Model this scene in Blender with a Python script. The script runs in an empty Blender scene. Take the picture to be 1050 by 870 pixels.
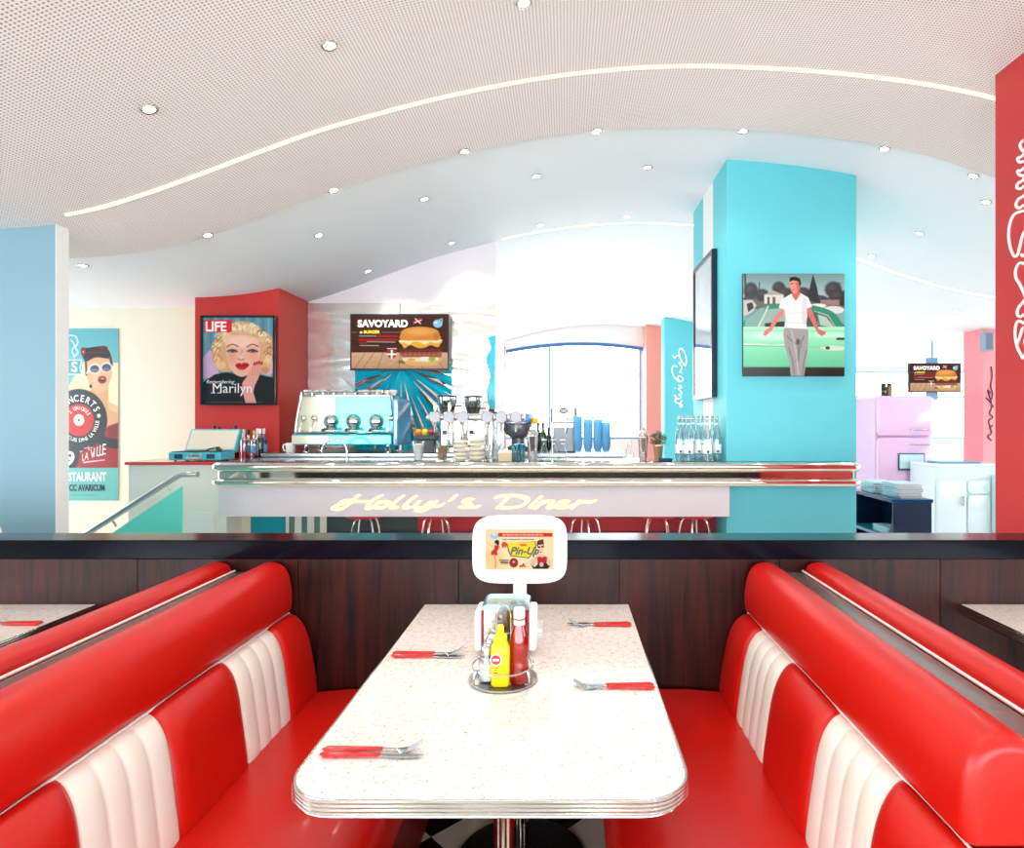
import bpy, bmesh, math, random
import numpy as np
from mathutils import Vector, Matrix
random.seed(7)
C = bpy.context.scene.collection
F = 640.0; VX = 580.0; VY = 430.0; H = 1.44; Z1 = 3.55

# ------------------------------------------------------------------ camera
cam_d = bpy.data.cameras.new('camera'); cam = bpy.data.objects.new('camera', cam_d); C.objects.link(cam)
cam.location = (0, 0, H); cam.rotation_euler = (math.pi/2, 0, 0)
cam_d.sensor_width = 36; cam_d.sensor_fit = 'HORIZONTAL'; cam_d.lens = F/1050*36
cam_d.shift_x = -(VX-525)/1050; cam_d.shift_y = -(435-VY)/1050
cam_d.clip_start = 0.02; cam_d.clip_end = 200
bpy.context.scene.camera = cam
# ------------------------------------------------------------------ world: bright overcast daylight outside
w = bpy.data.worlds.new('daylight'); bpy.context.scene.world = w; w.use_nodes = True
bg = w.node_tree.nodes['Background']; bg.inputs[0].default_value = (0.93, 0.97, 1.0, 1); bg.inputs[1].default_value = 12.0
vs = bpy.context.scene.view_settings
vs.view_transform = 'Standard'; vs.look = 'None'; vs.gamma = 1.0; vs.use_curve_mapping = False
vs.exposure = -0.1
SPOT_W = 14.0
sc = bpy.context.scene
sc.cycles.max_bounces = 8; sc.cycles.diffuse_bounces = 5; sc.cycles.glossy_bounces = 4; sc.cycles.transparent_max_bounces = 24
sc.cycles.sample_clamp_indirect = 6.0; sc.cycles.caustics_reflective = False; sc.cycles.caustics_refractive = False
# portals in the glazing: they emit nothing themselves, they only guide the sampling of the outdoor light
def portal(name, loc, rot, sx, sy):
    l = bpy.data.lights.new(name, 'AREA'); l.shape = 'RECTANGLE'; l.size = sx; l.size_y = sy
    l.cycles.is_portal = True
    o = bpy.data.objects.new(name, l); C.objects.link(o); o.location = loc; o.rotation_euler = rot
portal('portal_rear', (0, -3.52, 1.35), (math.radians(90), 0, 0), 12.0, 2.0)
portal('portal_left', (-6.62, 5.0, 1.4), (0, math.radians(-90), 0), 2.0, 16)
portal('portal_far', (0.16, 13.72, 1.98), (math.radians(-90), 0, 0), 3.0, 1.9)
portal('portal_far_right', (7.4, 13.72, 1.75), (math.radians(-90), 0, 0), 5.0, 1.5)
portal('portal_right', (10.12, 5.0, 1.55), (0, math.radians(90), 0), 1.5, 15)

# ------------------------------------------------------------------ helpers
def lin(c):
    c = c/255.0
    return c/12.92 if c <= 0.04045 else ((c+0.055)/1.055)**2.4
def rgb(r, g, b): return (lin(r), lin(g), lin(b), 1)
MATS = {}
def mat(name, col=(200,200,200), rough=0.5, metal=0.0, coat=0.0, emit=0.0, ecol=None, spec=None):
    if name in MATS: return MATS[name]
    m = bpy.data.materials.new(name); m.use_nodes = True
    p = m.node_tree.nodes['Principled BSDF']
    p.inputs['Base Color'].default_value = rgb(*col); p.inputs['Roughness'].default_value = rough
    p.inputs['Metallic'].default_value = metal; p.inputs['Coat Weight'].default_value = coat
    p.inputs['Coat Roughness'].default_value = 0.08
    if spec is not None: p.inputs['Specular IOR Level'].default_value = spec
    if emit:
        p.inputs['Emission Color'].default_value = rgb(*(ecol or col)); p.inputs['Emission Strength'].default_value = emit
    MATS[name] = m
    return m
def nodes_of(m):
    nt = m.node_tree
    return nt, nt.nodes, nt.links, nt.nodes['Principled BSDF']
def glassy(name, col=(255,255,255), alpha=0.82, rough=0.02):
    """thin glass: mostly see-through with a fresnel reflection"""
    if name in MATS: return MATS[name]
    m = bpy.data.materials.new(name); m.use_nodes = True; nt = m.node_tree
    for n in list(nt.nodes): nt.nodes.remove(n)
    out = nt.nodes.new('ShaderNodeOutputMaterial'); mx = nt.nodes.new('ShaderNodeMixShader')
    tr = nt.nodes.new('ShaderNodeBsdfTransparent'); gl = nt.nodes.new('ShaderNodeBsdfGlossy'); lw = nt.nodes.new('ShaderNodeLayerWeight')
    ma = nt.nodes.new('ShaderNodeMath'); ma.operation = 'MULTIPLY_ADD'
    lw.inputs[0].default_value = 0.45; ma.inputs[1].default_value = 0.6; ma.inputs[2].default_value = 1-alpha
    ma.use_clamp = True
    tr.inputs[0].default_value = rgb(*col); gl.inputs['Roughness'].default_value = rough
    gl.inputs[0].default_value = rgb(235, 240, 242)
    nt.links.new(lw.outputs['Facing'], ma.inputs[0]); nt.links.new(ma.outputs[0], mx.inputs[0])
    nt.links.new(tr.outputs[0], mx.inputs[1]); nt.links.new(gl.outputs[0], mx.inputs[2]); nt.links.new(mx.outputs[0], out.inputs[0])
    MATS[name] = m
    return m

def tinted(name, col, clear=.4):
    """coloured see-through plastic that also glows with the light behind it"""
    m = bpy.data.materials.new(name); m.use_nodes = True; nt = m.node_tree
    for n in list(nt.nodes): nt.nodes.remove(n)
    out = nt.nodes.new('ShaderNodeOutputMaterial'); mx = nt.nodes.new('ShaderNodeMixShader'); m2 = nt.nodes.new('ShaderNodeMixShader')
    tr = nt.nodes.new('ShaderNodeBsdfTransparent'); tl = nt.nodes.new('ShaderNodeBsdfTranslucent'); df = nt.nodes.new('ShaderNodeBsdfDiffuse')
    for n in (tr, tl, df): n.inputs[0].default_value = rgb(*col)
    m2.inputs[0].default_value = .5; mx.inputs[0].default_value = 1-clear
    nt.links.new(tl.outputs[0], m2.inputs[1]); nt.links.new(df.outputs[0], m2.inputs[2]); nt.links.new(tr.outputs[0], mx.inputs[1]); nt.links.new(m2.outputs[0], mx.inputs[2]); nt.links.new(mx.outputs[0], out.inputs[0])
    return m
ORD = 'first second third fourth fifth sixth seventh eighth ninth tenth eleventh twelfth thirteenth fourteenth fifteenth sixteenth seventeenth eighteenth nineteenth twentieth'.split()
def nth(i): return 'topmost' if i == 0 else ORD[i]+' from the top'
def obj(name, bm, m, parent=None, smooth=False, label=None, kind=None, loc=None):
    me = bpy.data.meshes.new(name)
    if isinstance(bm, bmesh.types.BMesh):
        bmesh.ops.recalc_face_normals(bm, faces=bm.faces); bm.to_mesh(me); bm.free()
    else: me = bm
    for k in (m if isinstance(m, (list, tuple)) else [m]): me.materials.append(k)
    if smooth:
        me.polygons.foreach_set('use_smooth', [True]*len(me.polygons))
        try: me.set_sharp_from_angle(angle=math.radians(smooth if smooth is not True else 40))
        except Exception: pass
    o = bpy.data.objects.new(name, me); C.objects.link(o)
    if parent is not None: o.parent = parent
    if loc is not None: o.location = loc
    if label: o['label'] = label
    if kind: o['kind'] = kind
    return o
def thing(name, label, cat, loc=(0,0,0), rz=0, group=None):
    o = bpy.data.objects.new(name, None); C.objects.link(o); o.empty_display_size = 0.05
    o.location = loc; o.rotation_euler = (0,0,rz); o['label'] = label; o['category'] = cat
    if group: o['group'] = group
    return o
def tag(o, label, cat, group=None, kind=None):
    o['label'] = label; o['category'] = cat
    if group: o['group'] = group
    if kind: o['kind'] = kind
    return o
def struct(name, bm, m, smooth=False):
    return obj(name, bm, m, None, smooth, kind='structure')
def dup(root, loc, rz=None, label=None, group=None):
    r = root.copy(); C.objects.link(r); r.location = loc
    if rz is not None: r.rotation_euler = (0,0,rz)
    if label: r['label'] = label
    if group: r['group'] = group
    for ch in list(root.children):
        c = ch.copy(); C.objects.link(c); c.parent = r
        for g in list(ch.children):
            d = g.copy(); C.objects.link(d); d.parent = c
    return r
def NB(): return bmesh.new()
def box(bm, x0, x1, y0, y1, z0, z1, bev=0.0, seg=2, mi=0):
    b = bmesh.new(); bmesh.ops.create_cube(b, size=1)
    bmesh.ops.scale(b, vec=(x1-x0, y1-y0, z1-z0), verts=b.verts)
    bmesh.ops.translate(b, vec=((x0+x1)/2, (y0+y1)/2, (z0+z1)/2), verts=b.verts)
    if bev > 0: bmesh.ops.bevel(b, geom=b.edges[:], offset=bev, segments=seg, affect='EDGES', profile=0.5)
    merge(bm, b, mi)
    return bm
def merge(bm, b, mi=0):
    mp = {}
    for v in b.verts: mp[v] = bm.verts.new(v.co)
    for f in b.faces:
        try:
            nf = bm.faces.new([mp[v] for v in f.verts]); nf.material_index = mi; nf.smooth = f.smooth
        except ValueError: pass
    b.free()
def lathe(bm, prof, n=24, cx=0, cy=0, cz=0, mi=0, M=None):
    """prof: list of (r,z) from bottom to top"""
    b = bmesh.new(); rings = []
    for r, z in prof:
        if r < 1e-5: rings.append([b.verts.new((cx, cy, cz+z))])
        else: rings.append([b.verts.new((cx+r*math.cos(2*math.pi*i/n), cy+r*math.sin(2*math.pi*i/n), cz+z)) for i in range(n)])
    for a, c in zip(rings, rings[1:]):
        for i in range(n):
            j = (i+1) % n
            if len(a) == 1 and len(c) == 1: continue
            if len(a) == 1: b.faces.new((a[0], c[i], c[j]))
            elif len(c) == 1: b.faces.new((a[i], a[j], c[0]))
            else: b.faces.new((a[i], a[j], c[j], c[i]))
    if M is not None: bmesh.ops.transform(b, matrix=M, verts=b.verts)
    merge(bm, b, mi)
    return bm
def smoothpath(pts, sub=6, closed=False):
    pts = [Vector(p) for p in pts]; n = len(pts); out = []
    rng = n if closed else n-1
    for i in range(rng):
        p0 = pts[(i-1) % n] if (closed or i > 0) else pts[i]
        p1 = pts[i]; p2 = pts[(i+1) % n]; p3 = pts[(i+2) % n] if (closed or i+2 < n) else p2
        for k in range(sub):
            t = k/sub
            out.append(0.5*((2*p1)+(p2-p0)*t+(2*p0-5*p1+4*p2-p3)*t*t+(3*p1-p0-3*p2+p3)*t*t*t))
    if not closed: out.append(pts[-1])
    return out
def tube(bm, pts, r, n=8, closed=False, mi=0, cap=True, flat=None):
    """r: float or list. flat=(axis Vector, factor) squashes the section along axis"""
    pts = [Vector(p) for p in pts]; m = len(pts); b = bmesh.new()
    rs = r if isinstance(r, (list, tuple)) else [r]*m
    up = Vector((0,0,1)); rings = []; prev = None
    for i, p in enumerate(pts):
        if closed: t = pts[(i+1) % m]-pts[(i-1) % m]
        else: t = pts[min(i+1, m-1)]-pts[max(i-1, 0)]
        if t.length < 1e-9: t = Vector((1,0,0))
        t.normalize()
        if prev is None:
            a = up if abs(t.dot(up)) < 0.9 else Vector((1,0,0))
            u = t.cross(a).normalized()
        else:
            u = (prev-t*prev.dot(t))
            u = u.normalized() if u.length > 1e-6 else t.cross(up).normalized()
        prev = u; v = t.cross(u)
        ring = []
        for k in range(n):
            an = 2*math.pi*k/n; d = (u*math.cos(an)+v*math.sin(an))*rs[i]
            if flat: ax, f = flat; d = d-ax*(d.dot(ax)*(1-f))
            ring.append(b.verts.new(p+d))
        rings.append(ring)
    L = m if closed else m-1
    for i in range(L):
        a = rings[i]; c = rings[(i+1) % m]
        for k in range(n): b.faces.new((a[k], a[(k+1) % n], c[(k+1) % n], c[k]))
    if cap and not closed:
        b.faces.new(rings[0][::-1]); b.faces.new(rings[-1])
    merge(bm, b, mi)
    return bm
def prism(bm, poly, axis, a, c, mi=0):
    """extrude a 2-D polygon: axis 'y': poly is (x,z); axis 'z': (x,y); axis 'x': (y,z)"""
    def P(p, t): return {'y': (p[0], t, p[1]), 'z': (p[0], p[1], t), 'x': (t, p[0], p[1])}[axis]
    b = bmesh.new(); A = [b.verts.new(P(p, a)) for p in poly]; B = [b.verts.new(P(p, c)) for p in poly]; n = len(poly)
    for i in range(n): b.faces.new((A[i], A[(i+1) % n], B[(i+1) % n], B[i]))
    b.faces.new(A[::-1]); b.faces.new(B)
    merge(bm, b, mi)
    return bm
def inset_poly(poly, d):
    n = len(poly); area = sum(poly[i][0]*poly[(i+1) % n][1]-poly[(i+1) % n][0]*poly[i][1] for i in range(n)); s = 1 if area > 0 else -1
    out = []
    for i in range(n):
        p0 = Vector(poly[i-1]); p1 = Vector(poly[i]); p2 = Vector(poly[(i+1) % n])
        e1 = (p1-p0).normalized(); e2 = (p2-p1).normalized()
        n1 = Vector((-e1.y, e1.x))*s; n2 = Vector((-e2.y, e2.x))*s; nn = (n1+n2)
        nn = nn.normalized() if nn.length > 1e-6 else n1
        out.append((p1+nn*d/max(0.5, nn.dot(n1)))[:])
    return out
def pillow(bm, poly, axis, a, c, r=0.02, seg=5, mi=0):
    """extruded polygon with softly rounded ends"""
    def P(p, t): return {'y': (p[0], t, p[1]), 'z': (p[0], p[1], t), 'x': (t, p[0], p[1])}[axis]
    st = []
    for k in range(seg+1):
        an = math.pi/2*k/seg; st.append((a+r*(1-math.sin(an)), r*(1-math.cos(an))))
    st = st[::-1]; st = [(t, i) for t, i in st]
    st2 = [(c-(t-a), i) for t, i in st[::-1]]
    b = bmesh.new(); rings = []
    for t, i in [(a+r*(1-math.cos(math.pi/2*k/seg)), r*(1-math.sin(math.pi/2*k/seg))) for k in range(seg+1)]+[(c-r*(1-math.cos(math.pi/2*k/seg)), r*(1-math.sin(math.pi/2*k/seg))) for k in range(seg, -1, -1)]:
        q = inset_poly(poly, i) if i > 1e-6 else poly
        rings.append([b.verts.new(P(p, t)) for p in q])
    n = len(poly)
    for A, B in zip(rings, rings[1:]):
        for i in range(n): b.faces.new((A[i], A[(i+1) % n], B[(i+1) % n], B[i]))
    b.faces.new(rings[0][::-1]); b.faces.new(rings[-1])
    merge(bm, b, mi)
    return bm
def rrect(x0, x1, y0, y1, r, seg=6, corners=(1,1,1,1)):
    out = []
    for (cx, cy, a0, on) in ((x1-r, y1-r, 0, corners[0]), (x0+r, y1-r, 90, corners[1]), (x0+r, y0+r, 180, corners[2]), (x1-r, y0+r, 270, corners[3])):
        if on:
            for k in range(seg+1):
                a = math.radians(a0+90*k/seg); out.append((cx+r*math.cos(a), cy+r*math.sin(a)))
        else:
            a = math.radians(a0+45); out.append((cx+(r if math.cos(a) > 0 else -r), cy+(r if math.sin(a) > 0 else -r)))
    return out
def loft_outline(bm, outline, prof, mi=0, caps=(True, True)):
    """outline (x,y) closed; prof list of (inset, z)"""
    b = bmesh.new(); rings = []
    for ins, z in prof:
        q = inset_poly(outline, ins) if abs(ins) > 1e-7 else outline
        rings.append([b.verts.new((p[0], p[1], z)) for p in q])
    n = len(outline)
    for A, B in zip(rings, rings[1:]):
        for i in range(n): b.faces.new((A[i], A[(i+1) % n], B[(i+1) % n], B[i]))
    if caps[0]: b.faces.new(rings[0][::-1])
    if caps[1]: b.faces.new(rings[-1])
    merge(bm, b, mi)
    return bm
def P3(x, y, Z): return Vector(((x-VX)*Z/F, Z, H-(y-VY)*Z/F))
def pX(x, Z): return (x-VX)*Z/F
def pZ(y, Z): return H-(y-VY)*Z/F

def text_mesh(name, s, size, m, parent, M, extrude=0.001, bold=0.0, shear=0.0, align='LEFT', sx=1.0, label=None, space=1.0):
    cu = bpy.data.curves.new(name, 'FONT'); cu.body = s; cu.size = size; cu.extrude = extrude; cu.offset = bold*size
    cu.shear = shear; cu.align_x = align; cu.space_character = space; cu.resolution_u = 3
    t = bpy.data.objects.new(name, cu); C.objects.link(t)
    dg = bpy.context.evaluated_depsgraph_get(); dg.update()
    me = bpy.data.meshes.new_from_object(t.evaluated_get(dg)); bpy.data.objects.remove(t); bpy.data.curves.remove(cu)
    me.transform(M @ Matrix.Diagonal((sx, 1, 1, 1))); me.materials.clear(); me.name = name
    return obj(name, me, m, parent, label=label)
UPY = Matrix.Rotation(math.pi/2, 4, 'X')            # writing that faces the camera (-Y)
def T(x, y, z): return Matrix.Translation((x, y, z))

# ------------------------------------------------------------------ printed pictures as coloured grids
class Art:
    def __init__(s, frame, nx, ny, base=(255,255,255)):
        s.f = frame; s.nx, s.ny = nx, ny
        s.X, s.Y = np.meshgrid(np.linspace(frame[0], frame[2], nx), np.linspace(frame[1], frame[3], ny))
        s.a = np.zeros((ny, nx, 3)); s.a[:] = base
        s.px = (frame[2]-frame[0])/nx
    def blend(s, mask, col):
        mask = np.clip(mask, 0, 1)[..., None]; s.a = s.a*(1-mask)+np.array(col, float)*mask
    def dist(s, pts, closed=True):
        d = np.full(s.X.shape, 1e9); n = len(pts)
        for i in range(n if closed else n-1):
            x0, y0 = pts[i][:2]; x1, y1 = pts[(i+1) % n][:2]; dx, dy = x1-x0, y1-y0; L = dx*dx+dy*dy+1e-9
            t = np.clip(((s.X-x0)*dx+(s.Y-y0)*dy)/L, 0, 1)
            d = np.minimum(d, np.hypot(s.X-x0-t*dx, s.Y-y0-t*dy))
        return d
    def poly(s, pts, col, soft=None, al=1.0, curve=False):
        if curve: pts = [tuple(v) for v in smoothpath([(p[0], p[1], 0) for p in pts], 5, True)]
        ins = np.zeros(s.X.shape, bool); n = len(pts)
        for i in range(n):
            x0, y0 = pts[i][:2]; x1, y1 = pts[(i+1) % n][:2]
            if y0 == y1: continue
            c = ((y0 > s.Y) != (y1 > s.Y)) & (s.X < (x1-x0)*(s.Y-y0)/(y1-y0)+x0); ins ^= c
        d = s.dist(pts); w_ = soft or s.px
        s.blend(np.clip(np.where(ins, d, -d)/w_+0.5, 0, 1)*al, col)
    def line(s, pts, wd, col, soft=None, al=1.0, closed=False, curve=False):
        if curve: pts = [tuple(v) for v in smoothpath([(p[0], p[1], 0) for p in pts], 5, closed)]
        d = s.dist(pts, closed); s.blend(np.clip((wd/2-d)/(soft or s.px)+0.5, 0, 1)*al, col)
    def ell(s, cx, cy, rx, ry, col, soft=0.1, al=1.0, rot=0):
        c, sn = math.cos(math.radians(rot)), math.sin(math.radians(rot)); x = s.X-cx; y = s.Y-cy
        q = np.hypot((x*c+y*sn)/rx, (-x*sn+y*c)/ry); s.blend(np.clip((1-q)/max(soft, s.px/min(rx, ry))+0.5, 0, 1)*al, col)
    def rect(s, x0, y0, x1, y1, col, al=1.0, c2=None):
        m = (s.X >= x0) & (s.X <= x1) & (s.Y >= y0) & (s.Y <= y1)
        if c2 is None: s.blend(m*al, col)
        else:
            t = np.clip((s.Y-y0)/(y1-y0), 0, 1)[..., None]; g = np.array(col, float)*(1-t)+np.array(c2, float)*t
            s.a = np.where(m[..., None], s.a*(1-al)+g*al, s.a)
    def noise(s, amt, sx=1, sy=1, seed=1):
        r = np.random.RandomState(seed); g = r.rand(s.ny//sy+2, s.nx//sx+2)
        g = np.repeat(np.repeat(g, sy, 0), sx, 1)[:s.ny, :s.nx]; s.a *= (1+amt*(g-0.5))[..., None]
    def build(s, name, parent, x0, x1, y, z0, z1, m, label=None, axis='y'):
        nx, ny = s.nx, s.ny
        gx, gz = np.meshgrid(np.linspace(x0, x1, nx), np.linspace(z1, z0, ny))
        co = np.stack([gx, np.full(gx.shape, y), gz] if axis == 'y' else [np.full(gx.shape, y), gx, gz], -1).reshape(-1, 3)
        i = np.arange(nx*ny).reshape(ny, nx)
        fa = np.stack([i[:-1, :-1], i[1:, :-1], i[1:, 1:], i[:-1, 1:]], -1).reshape(-1, 4)
        me = bpy.data.meshes.new(name); me.from_pydata(co.tolist(), [], fa.tolist())
        at = me.color_attributes.new('print', 'FLOAT_COLOR', 'POINT')
        c = np.clip(s.a, 0, 255)/255.0; c = np.where(c <= 0.04045, c/12.92, ((c+0.055)/1.055)**2.4)
        if m is PRINT: c = c**1.18
        col = np.concatenate([c, np.ones((ny, nx, 1))], -1).astype(np.float32); at.data.foreach_set('color', col.ravel())
        return obj(name, me, m, parent, label=label)
def print_mat(name, emit=0.0, rough=0.35):
    m = mat(name, (255,255,255), rough); nt, N, L, p = nodes_of(m)
    a = N.new('ShaderNodeVertexColor'); a.layer_name = 'print'
    if not emit: L.new(a.outputs[0], p.inputs['Base Color'])
    else: p.inputs['Base Color'].default_value = rgb(14, 14, 16); p.inputs['Specular IOR Level'].default_value = .1
    if emit:
        L.new(a.outputs[0], p.inputs['Emission Color']); p.inputs['Emission Strength'].default_value = emit
    return m
PRINT = print_mat('printed_poster'); SCREEN = print_mat('lit_screen', 1.05, 0.6)

# ------------------------------------------------------------------ materials
RED = mat('red_vinyl', (196, 19, 8), 0.36, coat=0.08, spec=.4)
WVIN = mat('white_vinyl', (236, 226, 214), 0.4, coat=0.2)
PIPE = mat('white_piping', (245, 240, 235), 0.4)
CHROME = mat('chrome', (225, 222, 215), 0.08, 1.0)
STEEL = mat('brushed_steel', (190, 192, 192), 0.28, 1.0)
BLACK = mat('black_plastic', (18, 18, 20), 0.35)
WHITE = mat('white_paint', (238, 238, 236), 0.6)
WPLASTIC = mat('white_plastic', (246, 246, 244), 0.25)
CYAN = mat('cyan_paint', (94, 200, 212), 0.55)
REDP = mat('red_paint', (205, 48, 40), 0.5)
CREAM = mat('cream_paint', (240, 232, 208), 0.6)
PINKP = mat('pink_paint', (245, 150, 155), 0.5)
GLASS = glassy('clear_glass', (252, 254, 254), 0.94)
WINGLASS = glassy('window_glass', (252, 254, 255), 0.95)
def wood_mat():
    m = mat('mahogany_panel', (60, 16, 10), 0.35, spec=.25); nt, N, L, p = nodes_of(m)
    tc = N.new('ShaderNodeTexCoord'); mp = N.new('ShaderNodeMapping'); mp.inputs['Scale'].default_value = (14, 14, 0.9)
    no = N.new('ShaderNodeTexNoise'); no.inputs['Scale'].default_value = 2.2; no.inputs['Detail'].default_value = 8; no.inputs['Roughness'].default_value = 0.62
    no.inputs['Distortion'].default_value = 0.6
    cr = N.new('ShaderNodeValToRGB'); cr.color_ramp.elements[0].color = rgb(15, 3, 3); cr.color_ramp.elements[1].color = rgb(72, 24, 13)
    cr.color_ramp.elements[0].position = 0.36; cr.color_ramp.elements[1].position = 0.72
    L.new(tc.outputs['Object'], mp.inputs[0]); L.new(mp.outputs[0], no.inputs['Vector']); L.new(no.outputs[0], cr.inputs[0]); L.new(cr.outputs[0], p.inputs['Base Color'])
    return m
WOOD = wood_mat()
def laminate():
    m = mat('speckled_laminate', (250, 240, 230), 0.14, coat=0.6); nt, N, L, p = nodes_of(m)
    tc = N.new('ShaderNodeTexCoord'); no = N.new('ShaderNodeTexNoise'); no.inputs['Scale'].default_value = 125; no.inputs['Detail'].default_value = 1.0
    no.inputs['Distortion'].default_value = 0.8
    a = N.new('ShaderNodeMath'); a.operation = 'SUBTRACT'; a.inputs[1].default_value = 0.5
    b = N.new('ShaderNodeMath'); b.operation = 'ABSOLUTE'
    cr = N.new('ShaderNodeValToRGB'); cr.color_ramp.elements[0].color = (0,0,0,1); cr.color_ramp.elements[1].color = (1,1,1,1)
    cr.color_ramp.elements[0].position = 0.008; cr.color_ramp.elements[1].position = 0.03
    n2 = N.new('ShaderNodeTexNoise'); n2.inputs['Scale'].default_value = 60; n2.inputs['Detail'].default_value = 0
    c2 = N.new('ShaderNodeValToRGB'); c2.color_ramp.elements[0].position = 0.46; c2.color_ramp.elements[1].position = 0.52
    mx = N.new('ShaderNodeMath'); mx.operation = 'MAXIMUM'
    mc = N.new('ShaderNodeMix'); mc.data_type = 'RGBA'; mc.inputs[6].default_value = rgb(170, 142, 130); mc.inputs[7].default_value = rgb(250, 241, 232)
    L.new(tc.outputs['Object'], no.inputs['Vector']); L.new(tc.outputs['Object'], n2.inputs['Vector'])
    L.new(no.outputs[0], a.inputs[0]); L.new(a.outputs[0], b.inputs[0]); L.new(b.outputs[0], cr.inputs[0]); L.new(n2.outputs[0], c2.inputs[0])
    L.new(cr.outputs[0], mx.inputs[0]); L.new(c2.outputs[0], mx.inputs[1]); L.new(mx.outputs[0], mc.inputs[0]); L.new(mc.outputs[2], p.inputs['Base Color'])
    return m
LAM = laminate()
def perforated():
    m = mat('perforated_ceiling', (226, 220, 222), 0.8); nt, N, L, p = nodes_of(m)
    tc = N.new('ShaderNodeTexCoord'); sp = N.new('ShaderNodeSeparateXYZ'); L.new(tc.outputs['Object'], sp.inputs[0])
    vals = []
    for k in (0, 1):
        d = N.new('ShaderNodeMath'); d.operation = 'DIVIDE'; d.inputs[1].default_value = 0.0165; L.new(sp.outputs[k], d.inputs[0])
        f = N.new('ShaderNodeMath'); f.operation = 'FRACT'; L.new(d.outputs[0], f.inputs[0])
        s = N.new('ShaderNodeMath'); s.operation = 'SUBTRACT'; s.inputs[1].default_value = 0.5; L.new(f.outputs[0], s.inputs[0])
        q = N.new('ShaderNodeMath'); q.operation = 'MULTIPLY'; L.new(s.outputs[0], q.inputs[0]); L.new(s.outputs[0], q.inputs[1]); vals.append(q)
    ad = N.new('ShaderNodeMath'); ad.operation = 'ADD'; L.new(vals[0].outputs[0], ad.inputs[0]); L.new(vals[1].outputs[0], ad.inputs[1])
    gt = N.new('ShaderNodeMath'); gt.operation = 'GREATER_THAN'; gt.inputs[1].default_value = 0.062; L.new(ad.outputs[0], gt.inputs[0])
    mc = N.new('ShaderNodeMix'); mc.data_type = 'RGBA'; mc.inputs[6].default_value = rgb(150, 136, 132); mc.inputs[7].default_value = rgb(242, 235, 234)
    L.new(gt.outputs[0], mc.inputs[0]); L.new(mc.outputs[2], p.inputs['Base Color'])
    return m
PERF = perforated()
CEILM = mat('smooth_ceiling', (236, 238, 240), 0.7)
def checker():
    m = mat('checker_floor', (255,255,255), 0.12, coat=0.4); nt, N, L, p = nodes_of(m)
    tc = N.new('ShaderNodeTexCoord'); mp = N.new('ShaderNodeMapping'); mp.inputs['Rotation'].default_value = (0, 0, math.radians(45)); mp.inputs['Location'].default_value = (0.03, 0.02, 0.001)
    ch = N.new('ShaderNodeTexChecker'); ch.inputs['Scale'].default_value = 3.3
    ch.inputs[1].default_value = rgb(12, 10, 10); ch.inputs[2].default_value = rgb(225, 215, 195)
    L.new(tc.outputs['Object'], mp.inputs[0]); L.new(mp.outputs[0], ch.inputs[0]); L.new(ch.outputs[0], p.inputs['Base Color'])
    return m
FLOORM = checker()

# ------------------------------------------------------------------ ceiling profile
LED = [(67,221),(110,212),(165,193),(210,177),(250,161),(300,143),(325,133),(375,120),(425,106),(475,94.5),(525,84.5),(575,76.5),(625,71),(675,67.5),(725,67),(775,69),(825,71.5),(875,76),(925,82),(975,90),(1019,99)]
PROF = [(-3000,196),(-900,197),(-700,198),(-600,200),(-560,203)]+[(x-VX, VY-y) for x, y in LED]+[(551,294),(638,262),(729,236),(819,220),(950,207),(1130,198),(1400,196),(4000,196)]
_px = np.array([p[0]*Z1/F for p in PROF]); _pz = np.array([H+p[1]*Z1/F for p in PROF])
_fx = np.arange(-8, 12, 0.02); _fz = np.interp(_fx, _px, _pz); _k = np.exp(-0.5*(np.arange(-20, 21)/7.0)**2); _k /= _k.sum()
_fz = np.convolve(np.pad(_fz, 20, mode='edge'), _k, 'valid')
def ceil(x): return float(np.interp(x, _fx, _fz))

# ================================================================== STRUCTURE
XL, XR, YB, YF = -6.5, 10.1, -3.5, 13.7
bm = NB(); box(bm, XL-.1, XR+.1, YB-.1, 2.40, -.1, 0); struct('floor', bm, FLOORM)
bm = NB(); box(bm, XL-.1, XR+.1, 2.40, YF+.1, -.1, 0); struct('floor_rear', bm, mat('pale_bounce_floor', (236, 230, 220), .3))  # hidden floor, made pale so it bounces light into the room
def ceiling_sheet(y0, y1, up, xs=None, th=0.06):
    bm = NB(); xs = np.arange(XL-.1, XR+.15, 0.08) if xs is None else xs
    A = [[bm.verts.new((x, y, ceil(x)+up+t)) for x in xs] for y, t in ((y0, 0), (y1, 0), (y1, th), (y0, th))]
    for r in range(4):
        a, c = A[r], A[(r+1) % 4]
        for i in range(len(xs)-1): bm.faces.new((a[i], a[i+1], c[i+1], c[i]))
    return bm
struct('ceiling', ceiling_sheet(YB-.1, 4.30, 0.0), PERF, smooth=60)
struct('ceiling_rear', ceiling_sheet(4.30, YF+.1, 0.035), mat('back_ceiling_panels', (236, 240, 244), 0.7), smooth=60)
def wall_open(name, axis, pos, th, a0, a1, z1, opens, m, z0=0.0):
    """wall with rectangular openings [(a,b,za,zb)] sorted along a"""
    bm = NB()
    def B(u0, u1, w0, w1):
        if u1-u0 < 1e-4 or w1-w0 < 1e-4: return
        if axis == 'y': box(bm, u0, u1, pos, pos+th, w0, w1)
        else: box(bm, pos, pos+th, u0, u1, w0, w1)
    u = a0
    for (a, b, za, zb) in opens:
        B(u, a, z0, z1); B(a, b, z0, za); B(a, b, zb, z1); u = b
    B(u, a1, z0, z1); struct(name, bm, m)
wn = [0]
FRAME = mat('pale_window_frame', (150, 190, 215), 0.5)
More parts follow.
